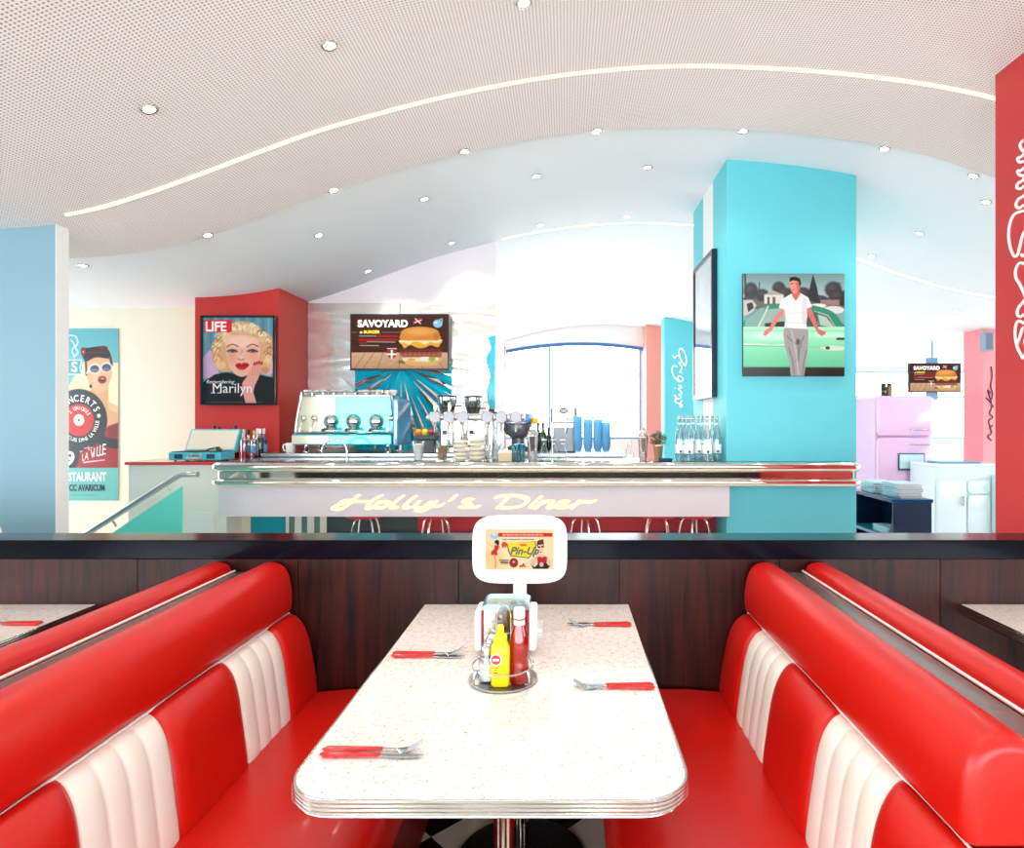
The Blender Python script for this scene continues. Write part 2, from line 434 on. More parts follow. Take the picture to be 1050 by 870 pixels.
def window(axis, pos, a, b, za, zb, mull, hbars=(), fw=0.05, m=None):
    wn[0] += 1; bm = NB()
    def B(u0, u1, w0, w1):
        if axis == 'y': box(bm, u0, u1, pos-.03, pos+.03, w0, w1)
        else: box(bm, pos-.03, pos+.03, u0, u1, w0, w1)
    B(a, b, za, za+fw); B(a, b, zb-fw, zb); B(a, a+fw, za+fw, zb-fw); B(b-fw, b, za+fw, zb-fw)
    for q in mull: B(q-fw/2, q+fw/2, za+fw, zb-fw)
    for q in hbars:
        cuts = [a+fw]+sum([[c-fw/2, c+fw/2] for c in mull], [])+[b-fw]
        for i in range(0, len(cuts), 2): B(cuts[i], cuts[i+1], q-fw/2, q+fw/2)
    fr = struct('window_%d' % wn[0], bm, m or FRAME)
    bm = NB()
    if axis == 'y': box(bm, a+.01, b-.01, pos-.004, pos+.004, za+.01, zb-.01)
    else: box(bm, pos-.004, pos+.004, a+.01, b-.01, za+.01, zb-.01)
    obj('window_glass', bm, WINGLASS, fr)
# wall behind the camera, with big street windows
wall_open('wall_front', 'y', YB-.1, .1, XL-.1, XR+.1, 3.8, [(-6, -2, .35, 2.35), (-2, 2, .35, 2.35), (2, 6, .35, 2.35)], WHITE)
for a, b in ((-6, -2), (-2, 2), (2, 6)): window('y', YB-.05, a+.1, b-.1, .35, 2.35, [(a+b)/2])
wall_open('wall_right', 'x', XR, .1, YB, YF, 3.8, [(-2.5, 2.5, .8, 2.3), (2.5, 7.5, .8, 2.3), (7.5, 12.5, .8, 2.3)], WHITE)
for a, b in ((-2.5, 2.5), (2.5, 7.5), (7.5, 12.5)): window('x', XR+.05, a+.05, b-.05, .8, 2.3, [(a+b)/2])
wall_open('wall_left', 'x', XL-.1, .1, YB, YF, 3.8, [(-3.0, 3.3, .35, 2.35), (3.95, 6.2, .35, 2.35), (6.8, 13.0, .35, 2.35)], CREAM)  # unseen windows on this side, added to let in more daylight
for a, b in ((-3.0, 3.3), (3.95, 6.2), (6.8, 13.0)): window('x', XL-.05, a+.05, b-.05, .35, 2.35, [(a+b)/2])
# far wall: arched window on the left, wide window on the right
wall_open('wall_back', 'y', YF, .1, XL-.1, XR+.1, 3.9, [(-1.34, 1.66, 1.0, 3.52), (4.9, 9.9, 1.0, 2.5)], WHITE)
window('y', YF+.05, -1.34, 1.66, 1.0, 3.52, [-0.36], m=mat('blue_window_frame', (120, 165, 205), 0.5))
window('y', YF+.05, 4.9, 9.9, 1.0, 2.5, [7.6], (1.93,))
# white spandrel that closes the arch above the left window
bm = NB(); xs = np.linspace(-1.4, 1.72, 30)
pts = [(x, 2.86+0.62*max(0, 1-((x-0.35)/1.55)**2)**.5*0.9 if False else 2.96+0.12*(1-((x-0.35)/1.4)**2)) for x in xs]
prism(bm, [(p[0], p[1]) for p in pts]+[(1.72, 3.6), (-1.4, 3.6)], 'y', YF-.05, YF-.005); struct('trim_1', bm, WHITE)
bm = NB(); tube(bm, [(p[0], YF-.06, p[1]) for p in pts], .04, 6); struct('trim_2', bm, mat('blue_trim', (60, 110, 170), .5))
# blue-grey stub wall on the left
bm = NB(); box(bm, XL, -2.99, 3.66, 3.752, 0, 3.0); struct('wall_stub', bm, mat('blue_grey_paint', (116, 152, 166), .55))
bm = NB(); box(bm, -2.99, -2.988, 3.658, 3.754, 0, 3.0); struct('trim_3', bm, WHITE)
# cream wall with the poster
bm = NB(); box(bm, XL, -3.3, 6.4, 6.5, 0, 3.0); struct('wall_cream', bm, CREAM)
# red column wall on the left of the bar
bm = NB(); box(bm, -3.48, -2.69, 5.86, 6.6, 0, 3.2); struct('wall_red', bm, REDP)
# wall behind the bar, white above the mirror panels
bm = NB(); box(bm, -2.69, -0.73, 6.53, 7.4, 0, 3.7); struct('wall_bar', bm, mat('lilac_white_paint', (243, 236, 240), .6))
# cyan column at the end of the bar and its long side
bm = NB(); box(bm, 1.256, 2.268, 4.87, 5.32, 0, 3.62); box(bm, 1.30, 2.268, 5.32, 5.70, 0, 3.62); box(bm, 1.256, 2.268, 5.70, 6.13, 0, 3.62)
struct('wall_column', bm, CYAN)
bm = NB(); box(bm, 1.256, 1.2995, 5.322, 5.698, 0, 3.62); struct('glare_strip', bm, WHITE)  # window glare on the column side, put in as a white strip
# red column on the right with the handwriting
bm = NB(); box(bm, 2.32, 3.2, 2.62, 3.37, 0, 3.5); struct('wall_pillar_red', bm, mat('red_pillar_paint', (192, 46, 46), .45))
# far pillars
bm = NB(); box(bm, 1.69, 2.0, 13.1, 13.6, 0, 3.6); struct('wall_pillar_salmon', bm, mat('salmon_paint', (245, 150, 135), .5))
bm = NB(); box(bm, 1.90, 2.46, 12.0, 12.4, 0, 3.6); struct('wall_pillar_cyan', bm, CYAN)
bm = NB(); box(bm, -1.42, -1.26, 12.9, 13.2, 0, 2.95); struct('wall_pillar_crimson', bm, REDP)
bm = NB(); box(bm, 5.42, 5.80, 8.1, 8.5, 0, 3.0); struct('wall_pillar_pink', bm, PINKP)
# partition behind the booth: dark wood with black rail
bm = NB(); box(bm, XL, 5.2, 2.345, 2.42, 0, 0.945); struct('wall_partition', bm, mat('dark_core', (20, 12, 10), .6))
pan = NB(); xe = -6.4
x = -6.4
while x < 5.15:
    box(pan, x+.002, min(x+.598, 5.15), 2.333, 2.345, 0.0, 0.925); x += .6
struct('trim_5', pan, WOOD)
bm = NB(); box(bm, XL, 5.2, 2.318, 2.47, 0.918, 0.990, .004, 2)
struct('trim_6', bm, mat('black_lacquer', (5, 7, 16), .14, spec=.12))

# ------------------------------------------------------------------ LED lines in the ceiling
LEDM = mat('warm_led', (255, 232, 175), .5, emit=2.6, ecol=(255, 222, 150))
def led(y, x0, x1, up, label, m=LEDM, w=.011):
    bm = NB(); xs = np.arange(x0, x1, 0.05)
    b0 = [[bm.verts.new((x, yy, ceil(x)+up+zz)) for x in xs] for yy, zz in ((y-w, 0.004), (y-w, -.006), (y+w, -.006), (y+w, 0.004))]
    for r in range(4):
        a, c = b0[r], b0[(r+1) % 4]
        for i in range(len(xs)-1): bm.faces.new((a[i], a[i+1], c[i+1], c[i]))
    tag(obj('led_strip', bm, m), label, 'light strip')
led(3.55, -2.84, 2.9, 0, 'long warm white light strip curving across the perforated ceiling over the booths')
led(6.50, -0.66, 8.5, .035, 'warm light strip curving across the smooth ceiling behind the cyan column')
led(9.4, 2.5, 9.5, .035, 'faint farthest light strip in the ceiling above the pink fridge')

# ------------------------------------------------------------------ recessed downlights
def solve(x, y):
    best = None
    for Z in np.arange(1.5, 13, 0.005):
        up = 0 if Z < 4.3 else .035
        e = pZ(y, Z)-(ceil(pX(x, Z))+up)
        if best is None and e > 0: return Z
    return None
DL = [(537,2,'nearest downlight, cut by the top edge of the photo'),
 (338,46,'bright downlight in the perforated ceiling, second nearest above the light strip'),
 (153,111,'bright downlight in the perforated ceiling, left above the start of the light strip'),
 (213,241,'small downlight just below the left end of the long light strip'),
 (85,272,'leftmost small downlight, above the concert poster wall'),
 (342,195,'downlight on the fold of the ceiling, leftmost of the five below the strip'),
 (476,155,'downlight on the fold of the ceiling, second from left below the strip'),
 (612,134,'downlight on the fold of the ceiling, middle one below the strip top'),
 (762,134,'downlight on the fold of the ceiling above the cyan column'),
 (907,152,'downlight on the fold of the ceiling right of the cyan column top'),
 (664,171,'downlight left of the cyan column top in the second row'),
 (550,180,'downlight in the second row above the bar centre'),
 (435,204,'downlight in the second row above the burger screen'),
 (327,241,'downlight in the second row above the red wall corner'),
 (463,249,'small downlight above the white wall over the mirror panels'),
 (377,278,'small downlight just over the left top of the white bar wall'),
 (554,230,'small downlight touching the second light strip, left one'),
 (643,222,'small downlight touching the second light strip, right one by the cyan column'),
 (592,255,'faint downlight in the far ceiling left above the arched window'),
 (680,256,'faint downlight in the far ceiling right above the arched window'),
 (1011,207,'downlight at the right, next to the red pillar'),
 (943,239,'downlight right of the cyan column, above its light strip'),
 (894,262,'downlight hard against the right edge of the cyan column'),
 (980,319,'faint downlight in the far right ceiling above the pink pillar'),
 (908,336,'faint downlight in the far right ceiling above the pink fridge'),
 (998,180,'small downlight beside the red pillar, higher of the two')]
DLM = mat('downlight_bulb', (255, 250, 240), .5, emit=60.0, ecol=(255, 244, 225))
RING = mat('downlight_ring', (200, 190, 170), .25, 1.0)
me_ring = NB(); lathe(me_ring, [(.026, 0.004), (.026, -.003), (.036, -.004), (.039, 0.0), (.036, .006), (.026, .004)], 24)
me_bulb = NB(); lathe(me_bulb, [(0, -.002), (.022, -.002), (.026, .004), (0, .004)], 20)
def as_mesh(bm, n, m):
    me = bpy.data.meshes.new(n); bmesh.ops.recalc_face_normals(bm, faces=bm.faces); bm.to_mesh(me); bm.free(); me.materials.append(m)
    me.polygons.foreach_set('use_smooth', [True]*len(me.polygons)); return me
RM, BMH = as_mesh(me_ring, 'trim_ring', RING), as_mesh(me_bulb, 'bulb', DLM)
def downlight(X, Y, label, power=SPOT_W):
    if power == SPOT_W and Y == 2.05: power = 30
    up = 0 if Y < 4.3 else .035
    t = thing('recessed_downlight', label, 'ceiling light', (X, Y, ceil(X)+up-.003), group='recessed ceiling downlights')
    s = (ceil(X+.05)-ceil(X-.05))/.1; t.rotation_euler = (0, -math.atan(s), 0)
    for n, me in (('trim_ring', RM), ('bulb', BMH)):
        o = bpy.data.objects.new(n, me); C.objects.link(o); o.parent = t
    l = bpy.data.lights.new('spot', 'SPOT'); l.energy = power; l.spot_size = math.radians(115); l.spot_blend = .9; l.shadow_soft_size = .03; l.color = (1, .93, .84)
    o = bpy.data.objects.new('spot', l); C.objects.link(o); o.parent = t; o.location = (0, 0, -.02)
for x, y, lb in DL:
    Z = solve(x, y)
    if Z is None: print('no downlight', x, y); continue
    downlight(pX(x, Z), Z, lb, SPOT_W*(2.6 if Z > 4.4 else 1.0))
# the same lamps continue over the booths, out of the frame
for X, Y in ((-1.25, 2.05), (-0.15, 2.05), (1.0, 2.05), (-1.8, 1.0), (-.5, .9), (.8, .9), (1.9, 1.3), (-1.2, -.4), (.3, -.4), (1.6, -.4)):
    downlight(X, Y, 'downlight over the booths, outside the top of the photo')
# access hatch outlines in the ceiling

# ================================================================== BOOTHS
BODY = mat('dark_red_base', (120, 10, 8), .4)
CAPM = mat('grey_laminate_cap', (128, 122, 118), .22, .55)
def bench(label, fx, end=1.03, far=2.325, detail=True):
    """fx maps the right-hand bench's x to this bench's x"""
    x0 = fx(.60); t = thing('booth_bench', label, 'booth seat', (fx(.5), (end+far)/2, 0)); O = Vector(t.location)
    def V(x, y, z): return (fx(x)-O.x, y-O.y, z)
    def put(name, bm, m, smooth=True, lab=None):
        for v in bm.verts: v.co = Vector(V(*v.co))
        return obj(name, bm, m, t, smooth, label=lab)
    # base and seat
    bm = NB(); box(bm, .14, .78, end+.03, far, 0.0, .31, .006); put('base', bm, BODY, False)
    prof = [(.112, .30), (.104, .33), (.104, .40), (.115, .428), (.14, .440), (.30, .446), (.45, .444), (.60, .432), (.62, .40), (.62, .30)]
    bm = NB(); pillow(bm, prof, 'y', end, far, .03); put('seat', bm, RED, 50)
    # backrest board
    bm = NB(); box(bm, .700, .784, end+.012, far, .40, .72, .004); put('back_board', bm, BODY, False)
    # head roll
    roll = [(.684, .722), (.668, .732), (.661, .755), (.6605, .80), (.668, .85), (.682, .885), (.700, .903), (.722, .911), (.75, .911), (.773, .902), (.784, .885), (.787, .86), (.787, .722)]
    roll = [tuple(v[:2]) for v in smoothpath([(p[0], p[1], 0) for p in roll[:-2]], 3)]+roll[-2:]
    bm = NB(); pillow(bm, roll, 'y', end, far, .026, 7); put('head_roll', bm, RED, 60)
    # lower back pads: red and white in turn
    curve = [(.683, .716), (.655, .705), (.630, .675), (.613, .63), (.602, .58), (.592, .53), (.583, .48), (.577, .43), (.585, .405)]
    cv = smoothpath([(a, 0, b) for a, b in curve], 4); NS = len(cv)
    def pad(y0, y1, s0, s1, ribs, m, name):
        n = 12*ribs if ribs > 1 else 14; bm = NB(); G = []
        for j in range(n+1):
            v = j/n; row = []
            for i, p in enumerate(cv):
                tt = i/(NS-1); k = (1-(1-tt)**2)
                ya = y0+s0*k; yb = y1+s1*k; y = ya+(yb-ya)*v
                edge = (math.sin(math.pi*min(max(tt, .0), 1)))**.5
                if ribs > 1: o = .0055*abs(math.sin(math.pi*ribs*v))**.6+.005
                else: o = .020*(1-abs(2*v-1)**4)**.5 if True else 0
                o *= edge
                q0 = cv[max(i-1, 0)]; q1 = cv[min(i+1, NS-1)]; tn = (q1-q0).normalized(); nn = Vector((tn.z, 0, -tn.x))
                if nn.x > 0: nn = -nn
                row.append(bm.verts.new((p.x+nn.x*o, y, p.z+nn.z*o)))
            G.append(row)
        for a, c in zip(G, G[1:]):
            for i in range(NS-1): bm.faces.new((a[i], a[i+1], c[i+1], c[i]))
        # closing flange towards the board
        for row in (G[0], G[-1]):
            back = [bm.verts.new((.70, v.co.y, v.co.z)) for v in row]
            for i in range(NS-1): bm.faces.new((row[i], row[i+1], back[i+1], back[i]))
        put(name, bm, m, 70)
    ys = [far, 2.145, 1.866, 1.537, 1.260, end]; sk = [0, -.05, -.045, -.045, -.045, 0]
    for k in range(5):
        white = k % 2 == 1
        pad(ys[k+1], ys[k], sk[k+1], sk[k], 4 if white else 1, WVIN if white else RED, 'white_pad' if white else 'red_pad')
    # piping
    r = .0042
    bm = NB(); tube(bm, [(.680, far, .717), (.680, end+.02, .717), (.684, end+.004, .717), (.70, end-.002, .717), (.775, end-.002, .717), (.787, end, .722), (.789, end, .74), (.789, end, .86), (.788, end+.01, .872), (.787, end+.03, .874), (.787, far, .874)], r, 8)
    put('piping', bm, PIPE)
    return t
bench('red booth bench with white ribbed pads, right of the middle table', lambda x: x)
bench('red booth bench with white ribbed pads, left of the middle table', lambda x: -.35-x, end=.98)
bench('red booth bench facing away on the far right, backed against the right bench', lambda x: 1.67-x, end=1.0)
bench('red booth bench facing away on the far left, backed against the left bench', lambda x: x-2.02, end=.95)
def divider(label, x0, x1, end):
    t = thing('booth_divider', label, 'divider', ((x0+x1)/2, (end+2.33)/2, 0)); O = Vector(t.location)
    bm = NB(); box(bm, x0-O.x, x1-O.x, end-O.y, 2.325-O.y, 0, .862); obj('divider_board', bm, WOOD, t)
    bm = NB(); box(bm, x0-O.x-.0, x1-O.x, end-O.y-.004, 2.325-O.y, .863, .871, .002); obj('cap', bm, CAPM, t, label='grey laminate cap')
divider('grey topped divider between the two backed benches on the right', .795, .875, 1.0)
divider('grey topped divider between the two backed benches on the left', -1.225, -1.145, .95)

# ================================================================== TABLES
BAND = mat('ribbed_aluminium', (215, 212, 205), .16, 1.0)
def table(label, xc, near=1.131, far=2.328, W=.765, r=.10):
    t = thing('diner_table', label, 'table', (xc, (near+far)/2, 0)); cy = (near+far)/2
    ol = rrect(-W/2, W/2, near-cy, far-cy, r, 10, (0, 0, 1, 1))
    bm = NB(); loft_outline(bm, inset_poly(ol, .003), [(0, .722), (0, .7485), (.0015, .750)]); obj('table_top', bm, LAM, t)
    pr = [(.004, .7495), (.0, .7495)]; z = .7495
    for k in range(4):
        z0 = .7485-.0075*k
        pr += [(-.0005, z0), (-.003, z0-.0016), (-.0038, z0-.0031), (-.003, z0-.0049), (.0008, z0-.0064)]
    pr += [(.0, .7175), (.012, .7175)]
    bm = NB(); loft_outline(bm, ol, pr, caps=(False, False)); obj('edge_band', bm, BAND, t, smooth=30, label='ribbed metal edge band')
    bm = NB(); loft_outline(bm, inset_poly(ol, .012), [(0, .708), (0, .7215)]); obj('under_board', bm, mat('under_board', (60, 45, 38), .6), t)
    for yy in (1.47, 2.03):
        bm = NB(); n = 48
        pts = [( (.0215+.0028*abs(math.cos(4*a)))*math.cos(a), (.0215+.0028*abs(math.cos(4*a)))*math.sin(a)) for a in [2*math.pi*i/n for i in range(n)]]
        prism(bm, [(p[0]+.035*0, p[1]+yy-cy) for p in pts], 'z', .03, .70)
        lathe(bm, [(0, .69), (.07, .69), (.075, .707), (0, .707)], 24, 0, yy-cy)
        o = obj('leg', bm, CHROME, t, smooth=50, label='ribbed chrome column')
        bm = NB(); lathe(bm, [(0, 0), (.21, 0), (.21, .012), (.17, .022), (.04, .034), (0, .034)], 36, 0, yy-cy); obj('foot', bm, mat('black_iron', (15, 15, 15), .3), t, smooth=True)
    return t
table('cream speckled diner table with ribbed metal edge in the middle booth', -.145)
table('cream speckled table of the left booth, cut by the left edge', -2.13)
table('cream speckled table of the right booth, cut by the right edge', 1.853)

# ================================================================== CUTLERY
REDPL = mat('red_cutlery_handle', (200, 22, 16), .15, coat=.5)
CUT = mat('cutlery_steel', (200, 205, 208), .12, 1.0)
def handle_bm(L=.125, hw=.0095, hh=.0055, z=.006):
    bm = NB(); N_ = 14; pts, rs = [], []
    for i in range(N_+1):
        u = i/N_; pts.append((L*u, 0, z)); rs.append(hw*(.25+.75*min(1, (u/.08)**.6 if u < .08 else 1))*(1-.38*u)*(1 if u < .97 else .8))
    tube(bm, pts, rs, 12, flat=(Vector((0, 0, 1)), hh/hw)); return bm
def fork(z0=0):
    bm = NB()
    tube(bm, [(.120, 0, .006), (.135, 0, .0062), (.150, 0, .004), (.162, 0, .003)], [.0035, .003, .0035, .008], 8, flat=(Vector((0,0,1)), .35))
    b2 = [(.158, .003), (.168, .0022), (.178, .0045)]
    tube(bm, [(a, 0, z) for a, z in b2], [.009, .0115, .0115], 10, flat=(Vector((0,0,1)), .14))
    for k in range(4):
        y = (k-1.5)*.0062
        tube(bm, [(.176, y, .0042), (.188, y, .009), (.200, y*.98, .0165), (.209, y*.95, .0235)], [.0019, .0018, .0016, .0009], 6)
    return bm
def knife():
    bm = NB(); ol = [(.120, -.004), (.135, -.0045), (.145, -.0085), (.19, -.0085), (.213, -.002), (.213, .001), (.205, .0035), (.13, .004), (.12, .003)]
    prism(bm, ol, 'z', .0045, .0062); return bm
def cutlery(kind, x, y, rz, label, grp=None, lift=0.0):
    t = thing('table_'+kind, label, kind, (x, y, .7502+lift), rz, grp)
    obj('handle', handle_bm(), REDPL, t, True, label='glossy red handle')
    obj('tines' if kind == 'fork' else 'blade', fork() if kind == 'fork' else knife(), CUT, t, True, label='steel '+('tines' if kind == 'fork' else 'blade'))
D = .688
def tz(y): return D*F/(y-VY)
def place_pair(hx, y, direction, lf, lk, dy=.013):
    Z = tz(y); X = pX(hx, Z)
    if direction > 0:
        cutlery('fork', X, Z+dy, 0.0+math.radians(1), lf); cutlery('knife', X+.002, Z-dy*.45, math.radians(-1), lk)
    else:
        cutlery('fork', X, Z-dy*.2, math.pi-math.radians(1), lf); cutlery('knife', X-.002, Z+dy*1.1, math.pi+math.radians(1), lk)
place_pair(328, 774, 1, 'red handled fork at the near left corner of the table', 'red handled knife at the near left corner of the table, nearer than its fork')
place_pair(401, 673, 1, 'red handled fork on the left side of the table, far one', 'red handled knife on the left side of the table, far one')
place_pair(672, 706, -1, 'red handled fork on the right table edge, beside the seat', 'red handled knife on the right table edge, beside the seat')
place_pair(648, 642, -1, 'red handled fork at the far right corner of the table', 'red handled knife at the far right corner of the table')
place_pair(41, 641, -1, 'red handled fork on the left neighbouring table', 'red handled knife on the left neighbouring table')

# ================================================================== TABLET STAND
cx, cy = pX(533, 2.05), 2.06
t = thing('tablet_stand', 'white tablet display on a stand at the end of the middle table', 'tablet', (cx, cy, .7502))
tilt = math.radians(-4)
def sup(w, h, n=48, e=4.5):
    return [(w/2*math.copysign(abs(math.cos(a))**(2/e), math.cos(a)), h/2*math.copysign(abs(math.sin(a))**(2/e), math.sin(a))) for a in [2*math.pi*i/n for i in range(n)]]
HZ = pZ(564.5, 2.04)-.7502
RT = T(0, 0, HZ) @ Matrix.Rotation(tilt, 4, 'X')
ol = sup(.312, .222)
bm = NB(); pillow(bm, ol, 'y', -.022, .014, .012, 5); bmesh.ops.transform(bm, matrix=RT, verts=bm.verts); obj('case', bm, WPLASTIC, t, 50)
bm = NB(); box(bm, -.118, .118, -.0235, -.0215, -.066, .0735, .001); bmesh.ops.transform(bm, matrix=RT, verts=bm.verts); obj('bezel', bm, mat('grey_bezel', (225, 222, 214), .3), t)
bm = NB(); box(bm, -.022, .022, -.012, .010, 0.012, HZ-.05, .004); obj('pole', bm, WPLASTIC, t)
bm = NB(); box(bm, -.075, .075, -.05, .05, 0, .012, .004); obj('foot', bm, WPLASTIC, t)
A = Art((35, 105, 940, 650), 190, 116, (252, 226, 170))
A.ell(480, 380, 420, 250, (253, 232, 186), .8); A.ell(150, 500, 120, 150, (250, 215, 150), .6)
A.rect(205, 155, 925, 205, (214, 40, 30)); A.ell(155, 195, 55, 40, (170, 205, 235), .15); A.ell(150, 175, 25, 20, (225, 238, 248), .4)
for k in range(26): A.rect(262+k*21, 168, 262+k*21+13, 194, (250, 190, 180))
for k in range(30): A.rect(262+k*14, 236, 262+k*14+9, 250, (30, 25, 20))
A.poly([(318, 295), (700, 268), (712, 420), (640, 460), (612, 495), (370, 465), (340, 400)], (20, 20, 20)); A.poly([(325, 292), (690, 272), (702, 415), (632, 455), (604, 485), (375, 455), (350, 390)], (252, 226, 20))
A.rect(495, 303, 580, 328, (230, 110, 30))
A.ell(287, 315, 38, 42, (226, 70, 40), .15); A.line([(255, 350), (235, 385), (215, 340)], 10, (240, 190, 150))
A.line([(215, 320), (240, 375), (300, 330)], 9, (238, 185, 150)); A.line([(75, 285), (110, 335), (165, 320)], 12, (240, 190, 150))
A.poly([(165, 320), (215, 330), (205, 385), (190, 400), (195, 455), (120, 450), (118, 405), (150, 375)], (205, 45, 30), curve=True)
A.line([(150, 455), (175, 540), (170, 620)], 26, (238, 180, 140)); A.line([(160, 455), (180, 540), (175, 620)], 12, (225, 160, 120)); A.ell(180, 290, 28, 34, (240, 190, 155)); A.ell(190, 275, 30, 26, (40, 22, 20)); A.ell(203, 300, 16, 24, (40, 22, 20))
A.ell(412, 555, 58, 62, (150, 25, 25), .1); A.ell(412, 555, 40, 42, (190, 40, 40), .1); A.line([(385, 530), (410, 560), (440, 590)], 10, (30, 15, 15)); A.ell(412, 545, 14, 14, (245, 200, 180))
for k in range(4): A.rect(215+k*12, 512+k*19, 345, 522+k*19, (40, 30, 25) if k < 3 else (240, 150, 130))
A.ell(510, 600, 25, 14, (190, 40, 35), .4); A.ell(540, 580, 14, 20, (190, 40, 35), .3); A.ell(560, 605, 18, 8, (190, 40, 35), .3); A.line([(430, 505), (640, 520)], 3, (200, 180, 140))
A.poly([(700, 470), (620, 540), (640, 600), (680, 610), (700, 560), (730, 540)], (240, 195, 160)); A.poly([(850, 470), (905, 540), (890, 600), (850, 610), (835, 540)], (240, 195, 160))
A.poly([(715, 440), (760, 430), (805, 440), (860, 480), (850, 560), (720, 560), (700, 480)], (244, 202, 168)); A.poly([(722, 480), (760, 470), (785, 485), (810, 470), (850, 478), (845, 600), (730, 600)], (196, 28, 28))
A.poly([(640, 580), (690, 615), (740, 560), (840, 560), (880, 600), (905, 585), (860, 635), (670, 635)], (25, 20, 22)); A.ell(778, 580, 28, 30, (235, 180, 190))
A.ell(770, 370, 38, 52, (246, 206, 176)); A.poly([(715, 320), (720, 270), (750, 250), (800, 240), (808, 300), (812, 350), (800, 310), (735, 315), (725, 350)], (80, 22, 24)); A.ell(765, 275, 34, 26, (120, 25, 28)); A.ell(745, 345, 17, 12, (25, 20, 22)); A.ell(790, 340, 17, 12, (25, 20, 22)); A.ell(768, 412, 12, 7, (200, 30, 30))
sc_ = .1185/ (452.5)
so = A.build('screen', t, -.112, .112, -.0242, -.064, .067, SCREEN, label='lit screen showing a yellow and red advert')
so.data.transform(RT)
BLKT = mat('ink_black', (15, 14, 14), .4); INKR = mat('ink_orange', (225, 90, 20), .4, emit=.4)
text_mesh('advert_title', 'Pin-Up', .034, BLKT, t, RT @ T(-.032, -.0250, -.014) @ UPY, .0004, .03, .35)
text_mesh('advert_line', 'SOIREE', .010, INKR, t, RT @ T(-.004, -.0246, .019) @ UPY, .0002, .01)

# ================================================================== NAPKIN DISPENSER
cx, cy = pX(519.5, 1.86), 1.865
t = thing('napkin_dispenser', 'retro chrome napkin dispenser full of white napkins behind the sauce caddy', 'napkin dispenser', (cx, cy, .7502))
W2, D2, HH = .066, .052, .150
bm = NB(); box(bm, -W2, W2, -D2, D2, 0.0, .012, .003)
box(bm, -W2, W2, -D2, -D2+.003, .012, HH-.012); box(bm, -W2, W2, D2-.003, D2, .012, HH-.012)
obj('frame', bm, CHROME, t)
bm = NB(); prism(bm, [(-W2-.004, HH-.014), (W2+.004, HH-.014), (W2+.002, HH-.004), (W2-.012, HH+.002), (-W2+.012, HH+.002), (-W2-.002, HH-.004)], 'y', -D2-.004, D2+.004); obj('lid', bm, mat('pale_blue_enamel', (160, 205, 222), .12, .6, coat=.4), t, label='pale blue metal lid')
for s in (-1, 1):
    bm = NB(); box(bm, s*W2-.004, s*W2+.004, -D2-.004, -D2+.008, .008, HH-.014, .002); obj('corner_rail', bm, mat('red_reflection', (140, 30, 40), .25, coat=.4), t, label='chrome corner rail with its red reflection painted on')  # red colour stands in for the reflection on the chrome corners
    bm = NB(); pillow(bm, [(-D2+.006, .015), (D2-.006, .015), (D2-.006, HH-.02), (-D2+.006, HH-.02)], 'x', min(s*W2*.2, s*(W2+.024)), max(s*W2*.2, s*(W2+.024)), .008, 4)
    obj('napkin_stack', bm, mat('napkin_paper', (250, 250, 250), .9), t, label='white folded napkins')

# ================================================================== SAUCE CADDY
tx, ty = pX(516, 1.654), 1.655
t = thing('condiment_caddy', 'round chrome wire caddy holding sauces in the middle of the table', 'caddy', (tx, ty, .7502))
bm = NB(); lathe(bm, [(0, 0), (.084, 0), (.091, .003), (.091, .006), (.086, .0055), (.080, .003), (0, .003)], 40); obj('tray', bm, STEEL, t, True, label='round steel tray')
bm = NB(); ring = [(.080*math.cos(a), .080*math.sin(a), .040) for a in [2*math.pi*i/40 for i in range(40)]]
tube(bm, ring, .0022, 8, closed=True)
for a in (215, 325, 35, 145):
    c, s = math.cos(math.radians(a)), math.sin(math.radians(a))
    tube(bm, smoothpath([(.074*c, .074*s, .004), (.086*c, .086*s, .008), (.086*c, .086*s, .03), (.080*c, .080*s, .040)], 5), .0022, 6)
obj('wire_rail', bm, CHROME, t, True, label='bent wire rail')
bm = NB(); tube(bm, smoothpath([(-.022, .012, .004), (-.020, .012, .12), (-.018, .012, .175), (0, .012, .196), (.018, .012, .175), (.020, .012, .12), (.022, .012, .004)], 6), .0024, 8); obj('carry_handle', bm, CHROME, t, True, label='tall wire carry handle')
YEL = mat('yellow_plastic', (250, 214, 20), .35); 
mx, my = pX(513.5, 1.607)-.001, 1.612
b = thing('mustard_bottle', 'yellow squeeze bottle of mustard with a round red and white badge', 'bottle', (mx, my, .7535))
bm = NB(); loft_outline(bm, rrect(-.024, .024, -.020, .020, .012, 5), [(.004, 0), (0, .004), (0, .095), (.002, .103), (.006, .110), (.009, .114)]); obj('body', bm, YEL, b, 50)
bm = NB(); lathe(bm, [(.0165, .112), (.0175, .113), (.0175, .127), (.0155, .130), (.0095, .133), (.0085, .142), (.0090, .148), (.0070, .155), (0, .157)], 24); obj('cap', bm, mat('yellow_cap', (252, 222, 0), .3), b, 50, label='pointed yellow cap')
bm = NB(); lathe(bm, [(0, 0), (.0125, 0), (.0125, .0008), (0, .0008)], 20, M=T(-.010, -.0202, .072) @ Matrix.Rotation(math.pi/2, 4, 'X')); lb = obj('badge', bm, mat('red_badge', (190, 40, 50), .4), b, label='round red badge')
bm = NB(); lathe(bm, [(0, 0), (.0148, 0), (.0148, .0004), (0, .0004)], 20, M=T(-.010, -.0201, .072) @ Matrix.Rotation(math.pi/2, 4, 'X')); obj('badge_rim', bm, WPLASTIC, b, label='white badge rim')
bm = NB(); box(bm, -.018, -.002, -.0215, -.0208, .0695, .0745); obj('badge_band', bm, WPLASTIC, b)
bm = NB()
for k in range(3): box(bm, -.016+.002*k, -.005, -.0206, -.0201, .038+.006*k, .041+.006*k)
